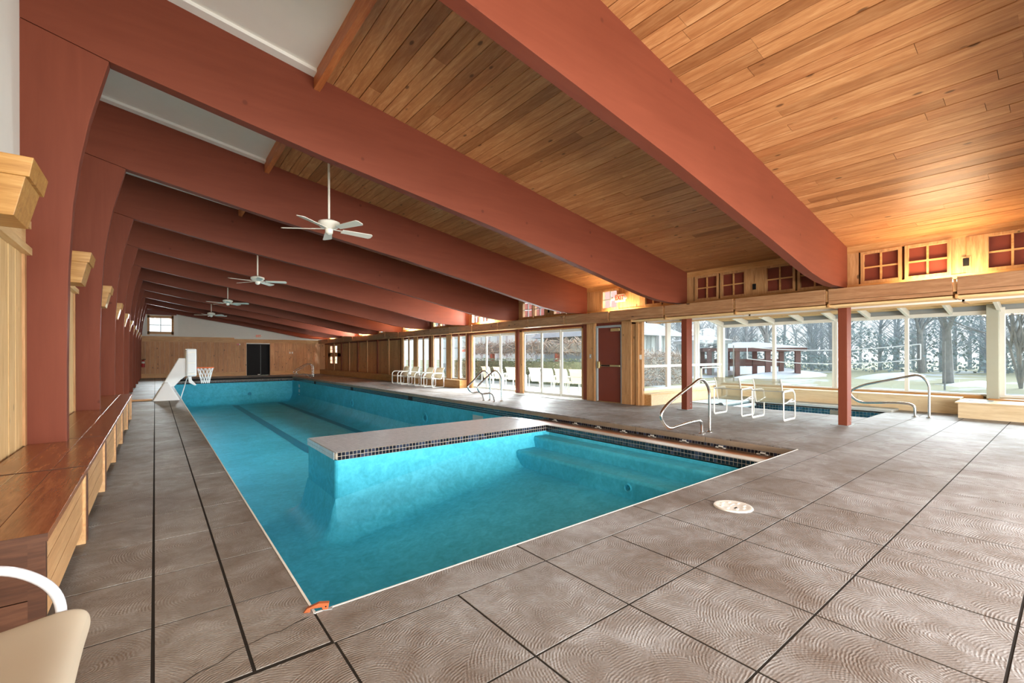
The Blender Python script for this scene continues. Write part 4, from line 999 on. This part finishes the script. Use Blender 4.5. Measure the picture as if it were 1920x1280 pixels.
# conservatory beyond
hs = empty('glazed_house', (20.5, 27.5, 0), 'pale two-storey glazed house beyond the vine pergola', 'house')
MB().box(0, 6, -8, 9, -.1, 2.9).build('wall', M['grey'], hs)
for q in range(15):
    y = -7.6 + q * 1.1; MB().box(-.03, .02, y, y + .95, .6, 1.9).box(-.03, .02, y, y + .95, 2.0, 2.75).build('window', plain('pale_glazing', (.70, .80, .82), .2, .5) if q == 0 else bpy.data.materials['pale_glazing'], hs)
    MB().box(-.06, .0, y + .95, y + 1.1, -.1, 2.9).build('mullion', M['snow'], hs)
MB().prism([(-9, 2.9), (10, 2.9), (10, 4.2), (6.5, 4.6), (2, 6.3), (-1, 5.1), (-9, 6.8)], .2, 5.5, 'x').build('upper_wall', M['pinkred'], hs)
MB().prism([(-9, 6.8), (-1, 5.1), (2, 6.3), (6.5, 4.6), (10, 4.2), (10, 4.32), (6.5, 4.75), (2, 6.48), (-1, 5.25), (-9, 7.0)], .05, 5.8, 'x').build('roof_edge', plain('teal_edge', (.25, .45, .45), .5), hs)
# garden building seen through the sunroom end window
gb = empty('garden_building', (22.6, 15.2, 0), 'grey siding garden building with a ribbed snowy metal roof, seen through the sunroom end window', 'building')
MB().box(-3.6, .8, -.5, 5.5, -.1, 2.35).build('wall', M['grey'], gb)
for q in range(11): MB().box(-3.5 + q * .39, -3.47 + q * .39, -.53, -.5, -.1, 2.35).build('siding_batten', M['slate'], gb)
MB().hexa([(-4.3, -1.3, 2.35), (1.6, -1.3, 2.35), (1.6, 6, 2.35), (-4.3, 6, 2.35)], [(-3.4, 1.6, 3.9), (-.6, 1.6, 3.9), (-.6, 3.0, 3.9), (-3.4, 3.0, 3.9)]).build('roof', M['snow'], gb)
for q in range(18):
    x = -4.2 + q * .32; xt = -3.3 + q * .158
    MB().hexa([(x, -1.31, 2.37), (x + .03, -1.31, 2.37), (x + .03, -1.29, 2.40), (x, -1.29, 2.40)], [(xt, 1.6, 3.92), (xt + .03, 1.6, 3.92), (xt + .03, 1.62, 3.95), (xt, 1.62, 3.95)]).build('roof_seam', M['grey'], gb)
for x in (-4.0, -1.5, 1.2): MB().box(x, x + .22, -1.25, -1.05, -.1, 2.4).build('porch_post', M['snow'], gb)
def shelter(loc, w, d, h, roof, label, posts, mat):
    e = empty('garden_shelter', loc, label, 'shelter')
    for px in posts:
        for py in (-d / 2, d / 2): MB().box(px - .14, px + .14, py - .14, py + .14, -.1, h).build('post', mat, e)
    MB().hexa([(-w / 2 - .4, -d / 2 - .4, h), (w / 2 + .4, -d / 2 - .4, h), (w / 2 + .4, d / 2 + .4, h), (-w / 2 - .4, d / 2 + .4, h)], [(-w * .12, -d * .12, h + roof), (w * .12, -d * .12, h + roof), (w * .12, d * .12, h + roof), (-w * .12, d * .12, h + roof)]).build('roof', M['snow'], e)
    MB().box(-w / 2 - .3, w / 2 + .3, -d / 2 - .3, d / 2 + .3, h - .22, h).build('fascia', mat, e)
    MB().box(-w / 2, w / 2, d / 2 - .1, d / 2, .5, 1.0).build('bench_rail', mat, e)
    return e
M['maroon'] = plain('maroon_timber', (.20, .12, .115), .8, .1, var=.15)
sh1 = shelter((29, 15.9, 0), 2.2, 2.2, 2.25, .35, 'small square garden shelter with a snowy roof, left of the red pavilion', (-1, 1), M['grey']); sh1.rotation_euler = (0, 0, .9)
sh2 = shelter((32, 14.3, 0), 5.5, 3.5, 1.75, .42, 'low maroon timber pavilion with a snow covered roof across the lawn', (-2.6, -.9, .9, 2.6), M['maroon']); sh2.rotation_euler = (0, 0, -.95)
# volleyball net
vb = empty('volleyball_net', (24, 7, 0), 'white edged volleyball net stretched across the lawn', 'net')
def vpt(f, top): y = 10.68 + (3.95 - 10.68) * f - 7; s_ = 4 * f * (1 - f); return (0, y, (1.71 - .21 * s_) if top else (1.10 - .22 * s_))
for tp in (1, 0): MB().tube([vpt(q / 14, tp) for q in range(15)], .022, 5).build('tape', M['net'], vb)
for f in (0, 1): MB().tube([vpt(f, 1), vpt(f, 0)], .022, 5).build('side_tape', M['net'], vb); MB().tube([(0, vpt(f, 1)[1] + (.7 if f == 0 else -.7), -.1), (0, vpt(f, 1)[1] + (.7 if f == 0 else -.7), 1.8)], .03, 6).build('pole', M['bark'], vb)
# trees
def branch(t, p, d, L, r, depth, spread, rng):
    n = 3; pts = [p]; dd = d.copy()
    for i_ in range(n):
        dd = (dd + Vector([rng.gauss(0, .10) for _ in range(3)]) + Vector((0, 0, .04))).normalized(); pts.append(pts[-1] + dd * L / n)
    t.tube(pts, [r * (1 - .16 * i_) for i_ in range(n + 1)], 5 if depth > 3 else 3, caps=False)
    if depth == 0: return
    for _ in range(3 if depth > 1 else 3):
        ax = Vector([rng.gauss(0, 1) for _ in range(3)]).normalized(); nd = (Matrix.Rotation(rng.uniform(.25, spread), 3, ax) @ dd).normalized()
        if nd.z < -.1: nd.z *= -.5
        branch(t, pts[rng.choice([1, 2, 3, 3])], nd, L * rng.uniform(.62, .85), r * .55, depth - 1, spread, rng)
def tree(x, y, h, r, depth, spread, label, seed, stems=1, mat='bark'):
    rng = random.Random(seed); e = empty('bare_tree', (x, y, -.15), label, 'tree', 'bare winter trees on the lawn')
    tr_ = MB(); t = MB()
    for s_ in range(stems):
        lean = Vector((rng.gauss(0, .18 if stems > 1 else .04), rng.gauss(0, .18 if stems > 1 else .04), 1)).normalized()
        H_ = h * (.30 if stems == 1 else .22); tr_.tube([(0, 0, 0), tuple(lean * H_)], [r, r * .75], 9)
        for q in range(4): branch(t, lean * H_ * rng.uniform(.75, 1), (lean + Vector((rng.gauss(0, .42), rng.gauss(0, .42), .15))).normalized(), h * .27, r * (.5 if stems == 1 else .8), depth, spread, rng)
    tr_.build('trunk', M[mat], e); t.build('branches', M[mat], e)
tree(30.5, 4.0, 9, .22, 4, .75, 'thick ivy-clad trunk of a bare tree seen through the widest lawn pane', 11)
tree(28, 1.5, 9, .055, 4, .5, 'many-stemmed bare tree seen through the lawn pane next to the painted pier', 12, 5)
tree(30, -.9, 9, .065, 4, .55, 'bare tree with upright stems seen right of the painted pier', 13, 4)
tree(42, 17, 11, .25, 4, .8, 'bare spreading tree behind the snowy shelters', 14)
tree(44, 12, 11, .22, 4, .8, 'bare crooked tree left of the double window mullion', 15)
tree(46, 7.5, 11, .22, 4, .7, 'bare tree beyond the middle of the volleyball net', 16)
tree(33, 26, 10, .2, 4, .7, 'bare tree rising above the ribbed metal roof', 17)
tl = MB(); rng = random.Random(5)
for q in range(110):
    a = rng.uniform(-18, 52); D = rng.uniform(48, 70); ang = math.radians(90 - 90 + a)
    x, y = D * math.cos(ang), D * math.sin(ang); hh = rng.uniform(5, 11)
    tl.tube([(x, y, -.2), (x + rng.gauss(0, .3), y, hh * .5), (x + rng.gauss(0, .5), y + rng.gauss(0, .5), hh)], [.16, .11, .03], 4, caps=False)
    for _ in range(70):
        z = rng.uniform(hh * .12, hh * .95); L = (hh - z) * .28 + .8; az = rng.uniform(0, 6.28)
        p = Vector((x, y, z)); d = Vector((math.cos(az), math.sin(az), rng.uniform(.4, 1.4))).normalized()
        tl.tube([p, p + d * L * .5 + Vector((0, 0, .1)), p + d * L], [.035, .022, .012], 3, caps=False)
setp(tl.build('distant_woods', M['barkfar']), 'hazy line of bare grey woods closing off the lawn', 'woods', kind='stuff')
t = MB()
for q in range(16000):
    a = rng.uniform(-20, 55); D = rng.uniform(46, 60); x, y = D * math.cos(math.radians(a)), D * math.sin(math.radians(a)); top = 1.0 + .8 * math.sin(a * .35) + .8 * math.sin(a * .9 + 1) + (2.0 if 5 < a < 16 else 0)
    c = Vector((x, y, rng.uniform(-.1, max(1.0, top + 1.2)))); s_ = rng.uniform(.05, .17); aa = Vector([rng.gauss(0, 1) for _ in range(3)]).normalized(); b = aa.orthogonal().normalized()
    k_ = len(t.v); t.v += [tuple(c - aa * s_), tuple(c + b * s_), tuple(c + aa * s_), tuple(c - b * s_)]; t.f.append((k_, k_ + 1, k_ + 2, k_ + 3))
setp(t.build('evergreen_thicket', M['ever']), 'grey green evergreen thicket low in front of the distant woods', 'thicket', kind='stuff')
